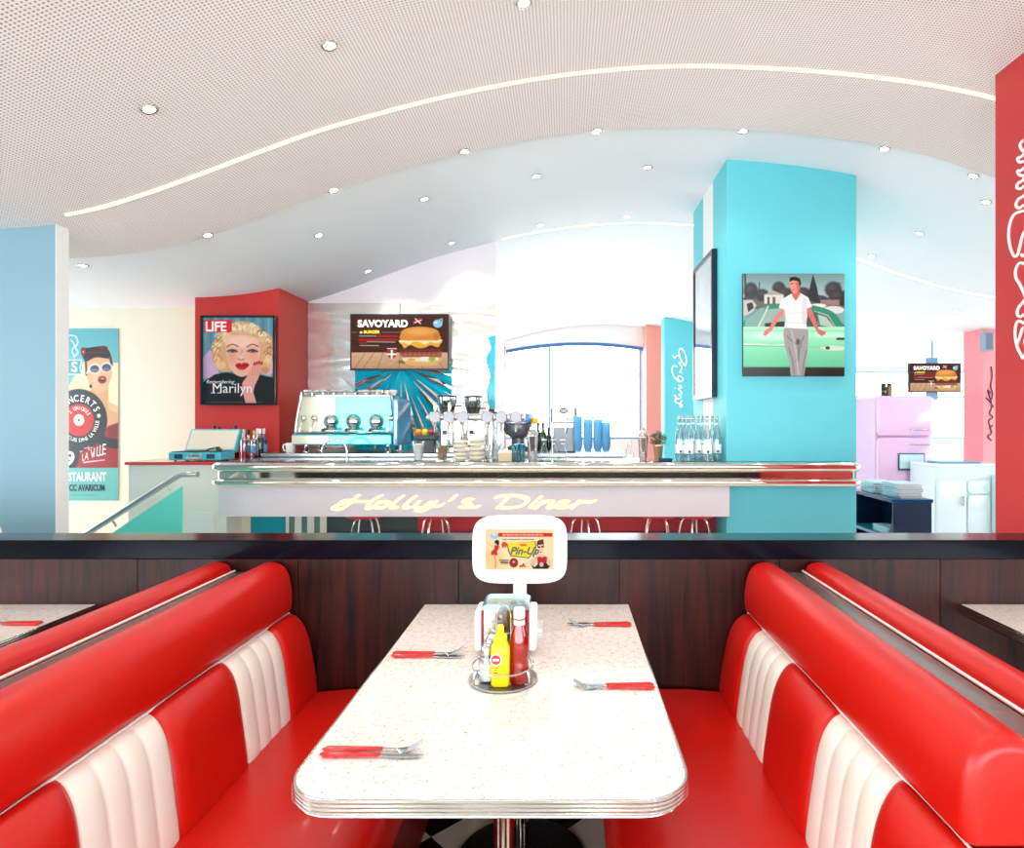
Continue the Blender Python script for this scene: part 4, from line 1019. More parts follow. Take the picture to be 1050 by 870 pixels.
# car
A.poly([(45, 420), (120, 350), (220, 300), (400, 290), (560, 305), (690, 350), (745, 420), (770, 500), (45, 500)], (42, 144, 116), curve=True)
A.poly([(60, 400), (170, 320), (205, 320), (150, 455), (55, 455)], (130, 170, 160)); A.poly([(150, 460), (215, 330), (350, 318), (350, 470)], (150, 176, 168)); A.line([(150, 460), (222, 312)], 12, (196, 206, 200)); A.poly([(200, 470), (200, 430), (340, 415), (340, 470)], (40, 46, 48))
A.poly([(500, 350), (570, 352), (660, 390), (715, 480), (500, 480)], (70, 96, 92)); A.poly([(575, 365), (640, 385), (700, 460), (580, 440)], (176, 196, 186)); A.line([(560, 345), (650, 372), (722, 480)], 8, (170, 190, 184)); A.line([(570, 350), (600, 478)], 10, (44, 130, 106))
A.rect(45, 455, 770, 745, (170, 232, 196), c2=(104, 196, 152)); A.ell(250, 520, 180, 30, (206, 246, 222), .8, .7); A.ell(640, 510, 130, 20, (200, 244, 220), .8, .6); A.line([(45, 480), (770, 486)], 5, (120, 206, 172))
A.line([(45, 578), (180, 580), (240, 588), (350, 582)], 8, (220, 226, 220)); A.line([(45, 588), (350, 592)], 4, (70, 130, 110)); A.line([(510, 598), (620, 600)], 6, (150, 190, 170)); A.poly([(590, 604), (650, 588), (770, 596), (770, 620), (650, 622)], (208, 216, 208)); A.ell(650, 604, 16, 12, (60, 70, 66), .3); A.rect(712, 530, 770, 548, (40, 50, 50)); A.line([(712, 528), (770, 526)], 5, (220, 226, 220))
A.rect(45, 738, 770, 804, (26, 26, 28)); A.line([(45, 740), (760, 742)], 6, (70, 130, 106))
# man
A.poly([(350, 450), (505, 455), (512, 500), (508, 600), (500, 680), (480, 804), (385, 804), (375, 700), (345, 600), (332, 510), (336, 468)], (158, 158, 156), soft=3)
for a in ([(360, 520), (400, 560), (440, 580)], [(480, 520), (450, 600), (440, 700)], [(370, 600), (400, 700), (410, 790)], [(430, 540), (440, 640), (420, 700)], [(500, 620), (480, 700), (470, 790)]): A.line(a, 8, (112, 112, 112), soft=5, curve=True, al=.8)
A.line([(390, 480), (420, 620), (440, 790)], 12, (186, 186, 184), soft=8, al=.7, curve=True); A.ell(438, 560, 14, 20, (70, 70, 72), .5, .7)
A.poly([(318, 330), (300, 350), (262, 400), (232, 460), (200, 480), (186, 508), (204, 520), (240, 490), (250, 480), (300, 400), (345, 352)], (214, 128, 120), soft=3); A.poly([(500, 310), (530, 320), (560, 390), (585, 470), (640, 490), (636, 506), (606, 520), (580, 500), (545, 440), (510, 370)], (204, 118, 112), soft=3)
A.poly([(385, 222), (455, 215), (510, 245), (538, 310), (500, 325), (505, 380), (495, 430), (505, 470), (340, 460), (350, 400), (340, 330), (300, 318), (320, 260)], (232, 230, 228), soft=3)
A.poly([(470, 240), (505, 260), (500, 400), (480, 460), (460, 380)], (200, 198, 198), soft=8, al=.7); A.line([(360, 360), (490, 352)], 8, (206, 204, 204), soft=6); A.line([(350, 420), (495, 430)], 8, (204, 202, 202), soft=6); A.ell(390, 330, 34, 20, (250, 250, 250), .8, .7)
A.poly([(390, 215), (450, 205), (460, 240), (420, 268), (398, 240)], (196, 112, 104)); A.poly([(380, 225), (420, 272), (388, 262)], (214, 212, 212)); A.poly([(458, 212), (462, 240), (425, 270)], (216, 214, 214))
A.poly([(384, 120), (450, 118), (456, 160), (446, 200), (410, 222), (388, 200), (376, 165)], (226, 150, 134), soft=3); A.ell(440, 170, 16, 36, (180, 100, 92), .6, .7)
A.poly([(376, 128), (380, 104), (420, 98), (452, 112), (460, 150), (448, 168), (440, 132), (400, 124), (380, 136)], (26, 22, 26), soft=3); A.line([(384, 150), (400, 148)], 5, (60, 40, 40)); A.line([(416, 146), (430, 148)], 5, (60, 40, 40)); A.line([(392, 192), (412, 190)], 5, (150, 60, 60))
Z = 4.84; X0, X1, z0, z1 = pX(762, Z), pX(866, Z), pZ(386, Z), pZ(280.5, Z)
t = thing('canvas_picture', 'square canvas picture of a man in white shirt leaning on a mint green car', 'picture', ((X0+X1)/2, 4.869, (z0+z1)/2)); W_, h_ = X1-X0, z1-z0
bm = NB(); box(bm, -W_/2, W_/2, -.028, -.001, -h_/2, h_/2, .002); obj('canvas', bm, mat('dark_canvas_edge', (50, 60, 60), .6), t)
A.build('print', t, -W_/2+.001, W_/2-.001, -.0292, -h_/2+.001, h_/2-.001, PRINT)

# ------------------------------------------------------------------ framed poster on the side of the column
t = thing('framed_poster', 'tall poster in a deep black frame seen edge-on on the side of the cyan column', 'poster', (1.254, 5.56, pZ(331, 5.15)))
y0, y1, hh = 5.165-5.56, 5.93-5.56, .615
bm = NB(); f = .035
for q in ((y0, y1, hh-f, hh), (y0, y1, -hh, -hh+f), (y0, y0+f, -hh+f, hh-f), (y1-f, y1, -hh+f, hh-f)): box(bm, -.045, -.001, q[0], q[1], q[2], q[3])
obj('frame', bm, mat('navy_frame', (14, 26, 44), .3), t, label='deep black frame')
A = Art((0, 0, 100, 160), 70, 110, (70, 110, 150)); A.rect(0, 0, 100, 60, (40, 60, 90), c2=(140, 160, 190)); A.rect(0, 60, 100, 160, (150, 175, 205), c2=(235, 242, 250)); A.ell(60, 40, 20, 30, (220, 190, 190), .8, .7); A.rect(20, 18, 44, 32, (200, 50, 60))
A.build('print', t, y0+f, y1-f, -.030, -hh+f, hh-f, PRINT, axis='x')
bm = NB(); box(bm, -.037, -.034, y0+f, y1-f, -hh+f, hh-f); obj('glazing', bm, GLASS, t)

# ------------------------------------------------------------------ concert banner on the cream wall
fr = (-30, 105, 526, 1505)   # left part of the banner runs on behind the stub wall
A = Art(fr, 130, 330, (120, 192, 200))
A.rect(-30, 105, 526, 700, (112, 186, 194), c2=(134, 198, 202))
A.poly([(100, 560), (220, 380), (526, 385), (526, 1240), (-30, 1240), (-30, 700)], (240, 226, 190), soft=4); A.poly([(-30, 480), (150, 480), (95, 560), (-30, 700)], (120, 192, 200))
A.poly([(300, 860), (526, 830), (526, 1100), (300, 1100)], (250, 238, 206)); A.poly([(130, 500), (300, 640), (200, 800), (80, 640)], (226, 208, 166), soft=4)
A.line([(100, 160), (150, 170), (170, 220), (150, 260), (170, 300), (130, 340)], 10, (235, 245, 245), curve=True); A.line([(110, 200), (140, 240), (120, 290), (140, 330)], 8, (235, 245, 245), curve=True)
A.rect(-30, 362, 205, 480, (92, 172, 184)); A.line([(-30, 362), (205, 362), (190, 420), (205, 478), (-30, 478)], 9, (240, 248, 248))
# person
A.poly([(280, 600), (440, 580), (440, 700), (526, 740), (526, 900), (430, 1010), (300, 900), (290, 700)], (222, 168, 124), soft=5); A.poly([(430, 700), (526, 735), (526, 800), (440, 760)], (232, 186, 146), soft=6)
A.poly([(245, 380), (300, 335), (430, 345), (470, 420), (465, 500), (430, 590), (370, 640), (310, 610), (262, 540), (240, 470)], (230, 182, 142), soft=4, curve=True); A.ell(340, 500, 40, 60, (242, 204, 168), .8, .6)
A.poly([(200, 270), (260, 262), (380, 250), (440, 280), (462, 330), (440, 350), (330, 340), (250, 372), (215, 340)], (58, 26, 24), soft=4, curve=True); A.ell(218, 292, 22, 34, (150, 26, 34), .2); A.ell(390, 262, 44, 16, (130, 26, 32), .3); A.line([(250, 300), (420, 300)], 10, (110, 62, 50), soft=6); A.line([(455, 330), (470, 400)], 22, (120, 26, 32)); A.line([(240, 370), (246, 480)], 18, (96, 56, 40)); A.ell(218, 296, 6, 6, (240, 230, 230))
for cx_ in (318, 424): A.ell(cx_, 432 if cx_ < 400 else 422, 52, 42, (236, 222, 226), .15); A.ell(cx_, 434 if cx_ < 400 else 424, 40, 31, (84, 84, 100), .15); A.ell(cx_, 446 if cx_ < 400 else 436, 34, 14, (150, 150, 160), .6, .6)
A.line([(250, 470), (275, 420)], 14, (236, 222, 226)); A.ell(385, 522, 38, 32, (176, 24, 36), .15); A.ell(388, 524, 22, 16, (60, 12, 16), .2); A.ell(388, 514, 14, 4, (245, 235, 230), .4); A.ell(284, 575, 12, 16, (40, 34, 36))
A.poly([(526, 870), (526, 1240), (120, 1240), (180, 1120), (330, 1040), (380, 950), (440, 900)], (168, 20, 28), soft=4); A.poly([(440, 900), (526, 880), (526, 980), (440, 1000)], (120, 14, 22), soft=14, al=.7)
A.poly([(330, 930), (400, 930), (420, 990), (526, 1010), (526, 1080), (430, 1070), (340, 1030)], (26, 18, 22), soft=4, curve=True); A.poly([(-30, 1060), (120, 1010), (190, 1030), (150, 1240), (-30, 1240)], (22, 20, 24), soft=4, curve=True); A.poly([(-30, 960), (110, 950), (100, 1010), (-30, 1060)], (222, 176, 140))
# record
A.ell(180, 850, 250, 252, (24, 22, 24), .02); A.ell(180, 850, 215, 216, (40, 38, 42), .04, .5); A.ell(180, 850, 200, 202, (22, 20, 22), .04); A.ell(180, 850, 132, 133, (206, 20, 28), .03); A.ell(180, 850, 48, 48, (240, 226, 200), .05); A.ell(180, 850, 9, 9, (40, 30, 30)); A.ell(355, 815, 16, 16, (240, 236, 226), .1)
A.poly([(215, 1190), (410, 1170), (410, 1178), (220, 1202)], (240, 210, 205)); A.line([(230, 1080), (300, 1075)], 12, (230, 150, 150)); A.line([(262, 1060), (268, 1096)], 6, (240, 200, 200))
A.rect(-30, 1240, 526, 1505, (120, 190, 184)); A.line([(100, 1460), (320, 1462)], 7, (90, 150, 150), al=.6)
kx_ = 51.0/434/1.0
def bX(u): return pX(71+(u-95)*50.5/434, 6.39)
def bZ(v): return pZ(337+(v-105)*(513.5-337)/1400, 6.39)
t = thing('concert_banner', 'tall concert banner of a singer with a vinyl record on the cream wall', 'banner', ((bX(fr[0])+bX(fr[2]))/2, 6.398, (bZ(105)+bZ(1505))/2)); O = Vector(t.location)
W_, h_ = bX(526)-bX(-30), bZ(105)-bZ(1505)
bm = NB(); box(bm, -W_/2, W_/2, -.006, 0, -h_/2, h_/2); obj('sheet', bm, mat('banner_vinyl', (200, 215, 210), .5), t)
A.build('print', t, -W_/2, W_/2, -.0075, -h_/2, h_/2, PRINT)
k = 50.5/434*6.39/640; kzz = (513.5-337)/1400*6.39/640
def atb(u, v, r=0): return T(bX(u)-O.x, -.009, bZ(v)-O.z) @ UPY @ Matrix.Rotation(r, 4, 'Z')
IC = mat('banner_ink_white', (245, 242, 232), .5); ID = mat('banner_ink_dark', (30, 60, 70), .5)
text_mesh('banner_word', 'STAURANT', 78*kzz*1.25, IC, t, atb(88, 1345), .0003, .03, sx=.62)
text_mesh('banner_word', 'CC AVARICUM', 56*kzz*1.25, ID, t, atb(95, 1425), .0003, .04, sx=.62)
text_mesh('banner_word', 'S', 95*kzz*1.2, IC, t, atb(112, 456), .0003, .03)
text_mesh('banner_word', '9', 120*kzz*1.3, IC, t, atb(60, 1215), .0003, .03)
for i, ch in enumerate('LA VILLE'): 
    if ch != ' ': text_mesh('banner_letter', ch, (80+i*7)*kzz, IC, t, atb(205+i*25, 1180-i*7, .0), .0003, .0, shear=.1, sx=.55)
def ring_text(s, r, a0, a1, size, m, up=True, sx=.8):
    for i, ch in enumerate(s):
        if ch == ' ': continue
        a = math.radians(a0+(a1-a0)*i/(len(s)-1)); u = 180+r*math.cos(a); v = 850-r*math.sin(a)
        text_mesh('banner_letter', ch, size*kzz, m, t, atb(u, v, a-math.pi/2 if up else a+math.pi/2), .0003, .02, align='CENTER', sx=sx)
ring_text('CONCERTS', 152, 148, 30, 76, IC)
ring_text('JAZZ FUNK', 70, 150, 30, 40, IC, sx=.7) if False else None
ring_text('2 UNIQUES', 84, 140, 30, 42, IC, sx=.7)
ring_text('JOURS DANS LA VILLE', 178, 235, 355, 42, IC, up=False, sx=.9)

# ------------------------------------------------------------------ handwriting on the pillars
WIRE = mat('white_script_relief', (250, 246, 244), .4)
def script(label, parent_loc, strokes, mapf, r, m, name='wall_signature', cat='lettering'):
    bm = NB(); O = Vector(parent_loc)
    for s in strokes:
        tube(bm, [Vector(mapf(p.x, p.y))-O for p in smoothpath([(a, b, 0) for a, b in s], 5)], r, 6)
    o = obj(name, bm, m, None, True, loc=parent_loc); tag(o, label, cat); return o
# red pillar: crop scale 2.42, plane x = 2.316 ; image x -> depth
def MR(x, y):
    px = 1000+x/2.42; py = 40+y/2.42; Yd = 2.316*F/(px-VX); return (2.314, Yd, H-(py-VY)*Yd/F)
script('white relief handwriting running up the red pillar at the right edge', (2.316, 3.1, 1.9),
 [[(120,252),(112,262),(117,275),(124,280),(116,292),(106,296),(112,306),(122,304),(128,312),(116,326),(106,328),(112,338),(124,340),(118,352),(108,358),(104,368),(114,372),(126,364),(132,378),(118,392),(108,398),(102,412),(110,420),(124,412),(132,425)],
  [(132,425),(116,428),(98,436),(88,456),(84,486),(88,516),(97,538),(106,536),(112,514),(118,490),(128,470)],
  [(116,534),(120,540)],
  [(128,560),(112,556),(102,572),(102,592),(110,606),(118,622),(126,640),(134,648)],
  [(130,640),(118,656),(108,668),(106,684),(114,690),(124,684),(130,700),(120,706)],
  [(122,706),(108,700),(101,716),(101,742),(106,766),(114,782),(121,792),(128,770),(124,750),(130,740)],
  [(104,760),(112,740),(118,720),(126,716)]], MR, .0075, WIRE)
def MC(x, y):
    return (pX(675+x/8.7, 11.99), 11.992, pZ(330+y/8.7, 11.99))
script('white handwriting on the distant cyan pillar', (2.2, 11.992, 1.9),
 [[(240,390),(252,350),(240,290),(210,240),(190,250),(186,290),(205,340),(225,375),(240,395),(244,370)], [(130,300),(145,325),(170,300),(200,330),(205,360),(185,370),(210,400),(205,430),(190,450),(215,455)],
  [(170,400),(135,395),(122,430),(135,480),(165,520),(200,535),(222,515),(205,490),(180,485),(175,510),(195,530)], [(150,590),(156,598)],
  [(180,575),(200,570),(205,590),(180,600),(200,620),(210,640),(185,650),(205,670),(190,685),(165,690),(150,705),(165,725),(195,730),(212,745),(205,765),(190,750),(200,720),(215,700)], [(140,655),(160,670),(150,680)]], MC, .014, WIRE)
def MP(x, y): return (pX(1000+x/1, 8.09), 8.092, pZ(y, 8.09))
script('dark handwriting on the pink pillar at the far right', (5.6, 8.092, 1.5),
 [[(16.5,376),(17.5,386),(16,396),(18,404),(16,410),(13,400),(16,404)], [(16,410),(17,418),(15,424),(18,428),(14,432),(16,438),(18,436)], [(11,408),(15,412),(19,418)], [(15,438),(17,444),(13,448),(17,452)]], MP, .007, mat('dark_wire', (60, 40, 50), .4))

# ================================================================== BACK COUNTER AND WHAT STANDS ON IT
BZ = 1.14
t = thing('back_counter', 'steel topped service counter behind the bar', 'counter', (-1.0, 5.8, 0)); O = Vector(t.location)
bm = NB(); box(bm, -2.66, .52, 5.45, 6.30, BZ-.03, BZ, .003); obj('top', sh(bm), STEEL, t)
bm = NB(); box(bm, -2.66, .50, 5.50, 6.28, 0, BZ-.031); obj('body', sh(bm), mat('grey_cabinet', (150, 155, 160), .5), t)
CT = 1.1098   # bar top
# espresso machine
Z = 5.62; ex0, ex1 = pX(303, Z), pX(411, Z); ew = ex1-ex0
t = thing('espresso_machine', 'cyan and cream espresso machine with chrome trim behind the bar', 'espresso machine', ((ex0+ex1)/2, Z, BZ))
hz = (465-401)*Z/640
CY2 = mat('machine_cyan', (50, 200, 215), .12, .35, coat=.8); CR2 = mat('machine_cream', (240, 236, 205), .15, .2, coat=.8)
def trap(x0, x1, ins0, ins1, z0, z1): return [(x0, z0), (x1, z0), (x1-ins1, z1), (x0+ins0, z1)]
bm = NB(); prism(bm, trap(-ew/2+.01, -.12, .04, 0, .17, hz-.06), 'y', 0, .42); obj('left_panel', bm, CR2, t, label='cream front panel')
bm = NB(); prism(bm, trap(-.119, ew/2-.06, 0, .04, .17, hz-.06), 'y', 0, .42); obj('front_panel', bm, CY2, t, label='cyan front panel')
bm = NB()
tube(bm, smoothpath([(-ew/2+.0, -.01, .10), (-ew/2+.012, -.01, .25), (-ew/2+.055, -.01, hz-.07), (-ew/2+.09, -.01, hz-.05), (0, -.01, hz-.05), (ew/2-.12, -.01, hz-.05), (ew/2-.08, -.01, hz-.07), (ew/2-.05, -.01, .25), (ew/2-.045, -.01, .10)], 4), .010, 8)
tube(bm, [(-ew/2+.01, -.03, .18), (ew/2-.05, -.03, .18)], .012, 8); obj('chrome_trim', bm, CHROME, t, True)
bm = NB(); box(bm, -ew/2+.01, ew/2-.06, -.10, .42, .07, .165, .012); obj('drip_body', bm, CY2, t, label='cyan lower body')
bm = NB(); box(bm, -ew/2+.01, -.14, -.103, -.09, .08, .155, .003); obj('drip_panel', bm, CR2, t)
bm = NB(); box(bm, ew/2-.055, ew/2-.01, -.08, .42, .06, hz-.08, .02); obj('side_panel', bm, mat('blue_glass_side', (130, 175, 215), .1, .3, coat=.6), t, label='blue side panel')
for x in (-ew/2+.09, ew/2-.12):
    bm = NB(); lathe(bm, [(.024, 0), (.024, .01), (.016, .02), (.016, .07)], 14, x, .02); obj('foot', bm, CHROME, t, True)
    bm = NB(); lathe(bm, [(.024, 0), (.024, .01), (.016, .02), (.016, .07)], 14, x, .34); obj('foot', bm, CHROME, t, True)
bm = NB(); box(bm, -ew/2+.05, ew/2-.10, -.02, .40, hz-.058, hz-.045, .002); tube(bm, [(-ew/2+.06, -.02, hz-.02), (ew/2-.11, -.02, hz-.02)], .006, 6)
for k in range(9): tube(bm, [(-ew/2+.06+k*(ew-.17)/8, -.02, hz-.05), (-ew/2+.06+k*(ew-.17)/8, -.02, hz-.02)], .004, 6)
obj('cup_rail', bm, CHROME, t)
for gx in (324-357, 357-350, 383-350):
    pass
for px_ in (339.5, 362.5, 386):
    x = pX(px_, Z)-(ex0+ex1)/2; bm = NB()
    lathe(bm, [(0, -.0), (.060, .0), (.066, .01), (.060, .03), (.045, .055), (0, .07)], 24, M=T(x, -.0, .28) @ Matrix.Rotation(math.pi/2, 4, 'X'))
    lathe(bm, [(0, 0), (.036, 0), (.040, .03), (0, .03)], 18, x, -.06, .20); g = obj('group_head', bm, CHROME, t, True, label='round chrome group head')
    bm = NB(); tube(bm, [(x, -.09, .215), (x+.01, -.22, .205)], [.011, .015], 8); h = obj('portafilter_handle', bm, BLACK, g, True)
for px_ in (312, 323, 401):
    x = pX(px_, Z)-(ex0+ex1)/2; bm = NB(); lathe(bm, [(0, 0), (.024, 0), (.028, .012), (.018, .04), (0, .045)], 16, M=T(x, 0, .31) @ Matrix.Rotation(math.pi/2, 4, 'X')); obj('steam_knob', bm, CHROME, t, True)
    bm = NB(); tube(bm, smoothpath([(x, -.03, .30), (x+.005, -.06, .26), (x-.015, -.07, .19)], 4), .006, 6); obj('steam_wand', bm, CHROME, t, True)
CUPM = mat('white_china', (246, 244, 240), .2, coat=.5)
def cup_bm(r=.036, h=.05):
    bm = NB(); lathe(bm, [(0, 0), (r*.55, 0), (r*.6, .004), (r*.9, h*.5), (r, h), (r*.93, h), (r*.83, h*.5), (r*.5, .008), (0, .008)], 18); return bm
c0 = None
for k, px_ in enumerate((318, 326, 334, 343, 352, 371, 377, 384, 391, 398, 405)):
    loc = (pX(px_, 5.8), 5.74+.05*(k % 2), BZ+hz-.044)
    lb = 'white china cup on top of the espresso machine, %s from the left' % ORD[k]
    if c0 is None:
        c0 = obj('coffee_cup', cup_bm(), CUPM, None, True, loc=loc); tag(c0, lb, 'cup', 'cups on the espresso machine')
    else:
        c = c0.copy(); C.objects.link(c); c.location = loc; c['label'] = lb
# white mug at the left
t = thing('mug', 'white mug with a handle between the red wall and the espresso machine', 'mug', (pX(298, 5.56), 5.56, BZ))
bm = NB(); lathe(bm, [(0, 0), (.036, 0), (.040, .005), (.040, .088), (.036, .088), (.035, .008), (0, .008)], 20); obj('body', bm, CUPM, t, True)
bm = NB(); tube(bm, smoothpath([(-.038, 0, .075), (-.062, 0, .07), (-.066, 0, .045), (-.058, 0, .022), (-.038, 0, .018)], 5), .006, 8); obj('handle', bm, CUPM, t, True)
# tap on the bar
t = thing('gooseneck_tap', 'arched chrome tap on the left part of the bar', 'tap', (pX(343, 5.2), 5.2, CT))
bm = NB(); rr = (357-330)/2*5.2/640*.95
tube(bm, [(rr, 0, 0), (rr, 0, .05)]+[(rr*math.cos(a), 0, .06+rr*.95*math.sin(a)) for a in [math.pi*i/14 for i in range(15)]]+[(-rr, 0, .055)], .0085, 10); obj('spout', bm, CHROME, t, True)
bm = NB(); lathe(bm, [(0, 0), (.02, 0), (.02, .006), (.012, .012), (0, .012)], 16, rr, 0, 0); obj('base', bm, CHROME, t, True)
# sugar jars
def tumbler(label, px_, Zt, r0, r1, h, fill, fm, name='sugar_glass', cat='glass', zb=CT):
    t = thing(name, label, cat, (pX(px_, Zt), Zt, zb))
    bm = NB(); lathe(bm, [(0, 0), (r0, 0), (r0+.002, .004), (r1, h), (r1-.003, h), (r0-.001, .008), (0, .008)], 20); obj('glass', bm, GLASS, t, True)
    if fm: 
        bm = NB(); f = fill; rf = r0+(r1-r0)*f/h-.0045; lathe(bm, [(0, .009), (r0-.003, .009), (rf, f), (0, f+.006)], 18); obj('contents', bm, fm, t, True)
    return t
SUG = mat('white_sugar', (250, 248, 244), .9); BSUG = mat('brown_sugar_sticks', (170, 120, 80), .9)
tumbler('glass full of white sugar sticks on the bar', 429, 4.95, .030, .052, .155, .13, SUG, zb=CT)
tumbler('glass full of brown sugar sticks on the bar', 453.5, 4.95, .030, .052, .155, .12, BSUG)
# black organiser behind them
t = thing('bar_organiser', 'black bar tray holding fruit and straws behind the sugar glasses', 'tray', (pX(436, 5.52), 5.58, BZ))
bm = NB(); box(bm, -.075, .085, -.08, .08, 0, .12, .006); obj('box', bm, BLACK, t)
bm = NB()
for q in ((-.085, .095, -.09, .09, .1205, .155),): box(bm, *q, .004)
obj('lid', bm, BLACK, t)
for px_, m, n in ((428, mat('orange_peel', (240, 150, 30), .5), 'orange'), (434.5, mat('lemon_peel', (250, 215, 50), .5), 'lemon'), (441, mat('red_apple', (170, 60, 40), .4), 'apple')):
    bm = NB(); lathe(bm, [(0, -.03), (.018, -.026), (.030, 0), (.018, .026), (0, .03)], 14); o = obj(n, bm, m, None, True, loc=(pX(px_, 5.52), 5.57, BZ+.155+.030)); tag(o, n+' lying on the black tray between the espresso machine and the grinders', 'fruit')
# coffee grinders
def grinder(label, px_, Zt, s=1.0, hop=None):
    t = thing('coffee_grinder', label, 'coffee grinder', (pX(px_, Zt), Zt, BZ))
    bm = NB(); box(bm, -.085*s, .085*s, -.10, .12, 0, .05, .01); box(bm, -.055*s, .055*s, -.03, .11, .051, .30, .015); obj('body', bm, CHROME, t)
    bm = NB(); lathe(bm, [(.03*s, .30), (.055*s, .33), (.085*s, .46), (.085*s, .50)], 20, 0, .03); obj('hopper', bm, hop or glassy('smoky_glass', (170, 170, 165), .7), t, True, label='clear bean hopper')
    bm = NB(); lathe(bm, [(0, .50), (.09*s, .50), (.09*s, .515), (0, .525)], 20, 0, .03); obj('lid', bm, BLACK, t, True)
    bm = NB(); lathe(bm, [(.034*s, .301), (.052*s, .331), (.075*s, .41), (0, .42)], 16, 0, .03); obj('beans', bm, mat('coffee_beans', (60, 34, 20), .6), t, True)
    bm = NB(); box(bm, -.02, .02, -.12, -.031, .16, .20, .005); obj('dosing_fork', bm, BLACK, t)
grinder('chrome coffee grinder with clear hopper just right of the espresso machine', 458, 5.65, 1.0)
grinder('chrome coffee grinder with clear hopper, behind the beer taps', 485, 5.80, 1.0)
# blender jug between
t = thing('blender', 'silver blender with black top behind the beer taps', 'blender', (pX(504, 5.6), 5.58, BZ))
bm = NB(); lathe(bm, [(0, 0), (.07, 0), (.075, .02), (.05, .11), (.045, .13), (0, .13)], 18); obj('base', bm, CHROME, t, True)
bm = NB(); lathe(bm, [(.045, .131), (.055, .16), (.066, .34)], 16); obj('jug', bm, GLASS, t, True)
bm = NB(); lathe(bm, [(.068, .341), (.068, .36), (.03, .37), (.03, .39), (0, .39)], 16); obj('lid', bm, BLACK, t, True)
# beer tap tower
t = thing('beer_tap_tower', 'chrome beer tap tower with a row of six round badges on the bar', 'beer taps', (pX(486, 5.1), 5.10, CT))
cz = pZ(428, 5.1)-CT
bm = NB(); xa, xb = pX(438, 5.1)-t.location.x, pX(538, 5.1)-t.location.x
tube(bm, [(xa, 0, cz), (xb, 0, cz)], .030, 14)
for x in (-.12, .14): tube(bm, [(x, 0, 0), (x, 0, cz-.02)], .026, 14); lathe(bm, [(0, 0), (.05, 0), (.05, .01), (.03, .02), (0, .02)], 18, x, 0, 0)
obj('tower', bm, CHROME, t, True)
for i, px_ in enumerate((445.5, 460, 474.5, 499.5, 514, 529)):
    x = pX(px_, 5.05)-t.location.x
    bm = NB(); lathe(bm, [(0, 0), (.046, 0), (.050, .006), (.050, .016), (.043, .020)], 24, M=T(x, -.030, cz+.0) @ Matrix.Rotation(math.pi/2, 4, 'X')); g = obj('badge_ring', bm, CHROME, t, True)
    bm = NB(); lathe(bm, [(0, 0), (.043, 0), (.043, .003), (0, .004)], 24, M=T(x, -.0495, cz) @ Matrix.Rotation(math.pi/2, 4, 'X')); obj('badge_face', bm, mat('badge_grey', (150, 150, 156), .3, .2), g, True)
    bm = NB(); tube(bm, smoothpath([(x, -.02, cz-.05), (x, -.05, cz-.07), (x, -.06, cz-.12)], 4), .010, 8); lathe(bm, [(0, 0), (.008, 0), (.014, .05), (.010, .09), (0, .095)], 12, x, -.02, cz+.03); obj('tap', bm, CHROME, t, True)
# stacked bowls
def bowls(px_, n, Zt, r, h, name, label, grp, m=None, domed=False):
    for k in range(n):
        o = obj(name, (lambda bm: lathe(bm, [(0, 0), (r*.6, 0), (r*.65, .004), (r*.98, h*.55), (r, h), (r*.95, h), (r*.85, h*.5), (0, .008)], 24))(NB()), m or CUPM, None, True, loc=(pX(px_, Zt), Zt, CT+k*(h*.99+.0005)))
        tag(o, label+', '+nth(n-1-k), 'bowl', grp)
IV = mat('ivory_china', (238, 228, 208), .3, coat=.4)
bowls(472.5, 5, 4.96, .058, .032, 'saucer_bowl', 'cream bowl in the left stack of bowls on the bar', 'left stack of bowls', IV)
bowls(489, 5, 4.98, .064, .035, 'saucer_bowl', 'cream bowl in the taller right stack of bowls on the bar', 'right stack of bowls', IV)
t = thing('sugar_bowl_lid', 'domed cream lid with a knob on the taller stack of bowls', 'lid', (pX(489, 4.98), 4.98, CT+5*(.035*.99+.0005)+.001)); bm = NB(); lathe(bm, [(0, 0), (.060, 0), (.05, .02), (.02, .035), (0, .038)], 20); obj('dome', bm, IV, t, True); bm = NB(); lathe(bm, [(0, .037), (.010, .04), (.014, .05), (0, .058)], 12); obj('knob', bm, IV, t, True)
# glasses
tumbler('large empty glass bowl tumbler right of the stacked bowls', 505, 5.0, .050, .068, .13, 0, None, 'glass_tumbler')
tumbler('tall ribbed empty glass behind the large tumbler', 512, 5.2, .042, .050, .20, 0, None, 'glass_tumbler')
t = thing('wooden_box', 'small beige box on the bar in front of the glasses', 'box', (pX(518, 4.90), 4.90, CT)); bm = NB(); box(bm, -.05, .05, -.035, .035, 0, .062, .003); obj('body', bm, mat('beige_card', (214, 190, 160), .6), t); bm = NB(); box(bm, -.052, .052, -.037, .037, .0625, .085, .003); obj('lid', bm, mat('cream_card', (236, 222, 196), .6), t)
TQ = glassy('turquoise_drink_glass', (150, 225, 235), .75)
for i, (px_, Zt) in enumerate(((528, 4.98), (535, 5.02), (531, 5.12))):
    tumbler('small turquoise tinted glass left of the steel shaker, '+('front one', 'right one', 'rear one')[i], px_, Zt, .022, .030, .13, .05, mat('amber_straws', (200, 160, 60), .6), 'tinted_glass')
    [o for o in C.objects][-2].data.materials[0] = TQ
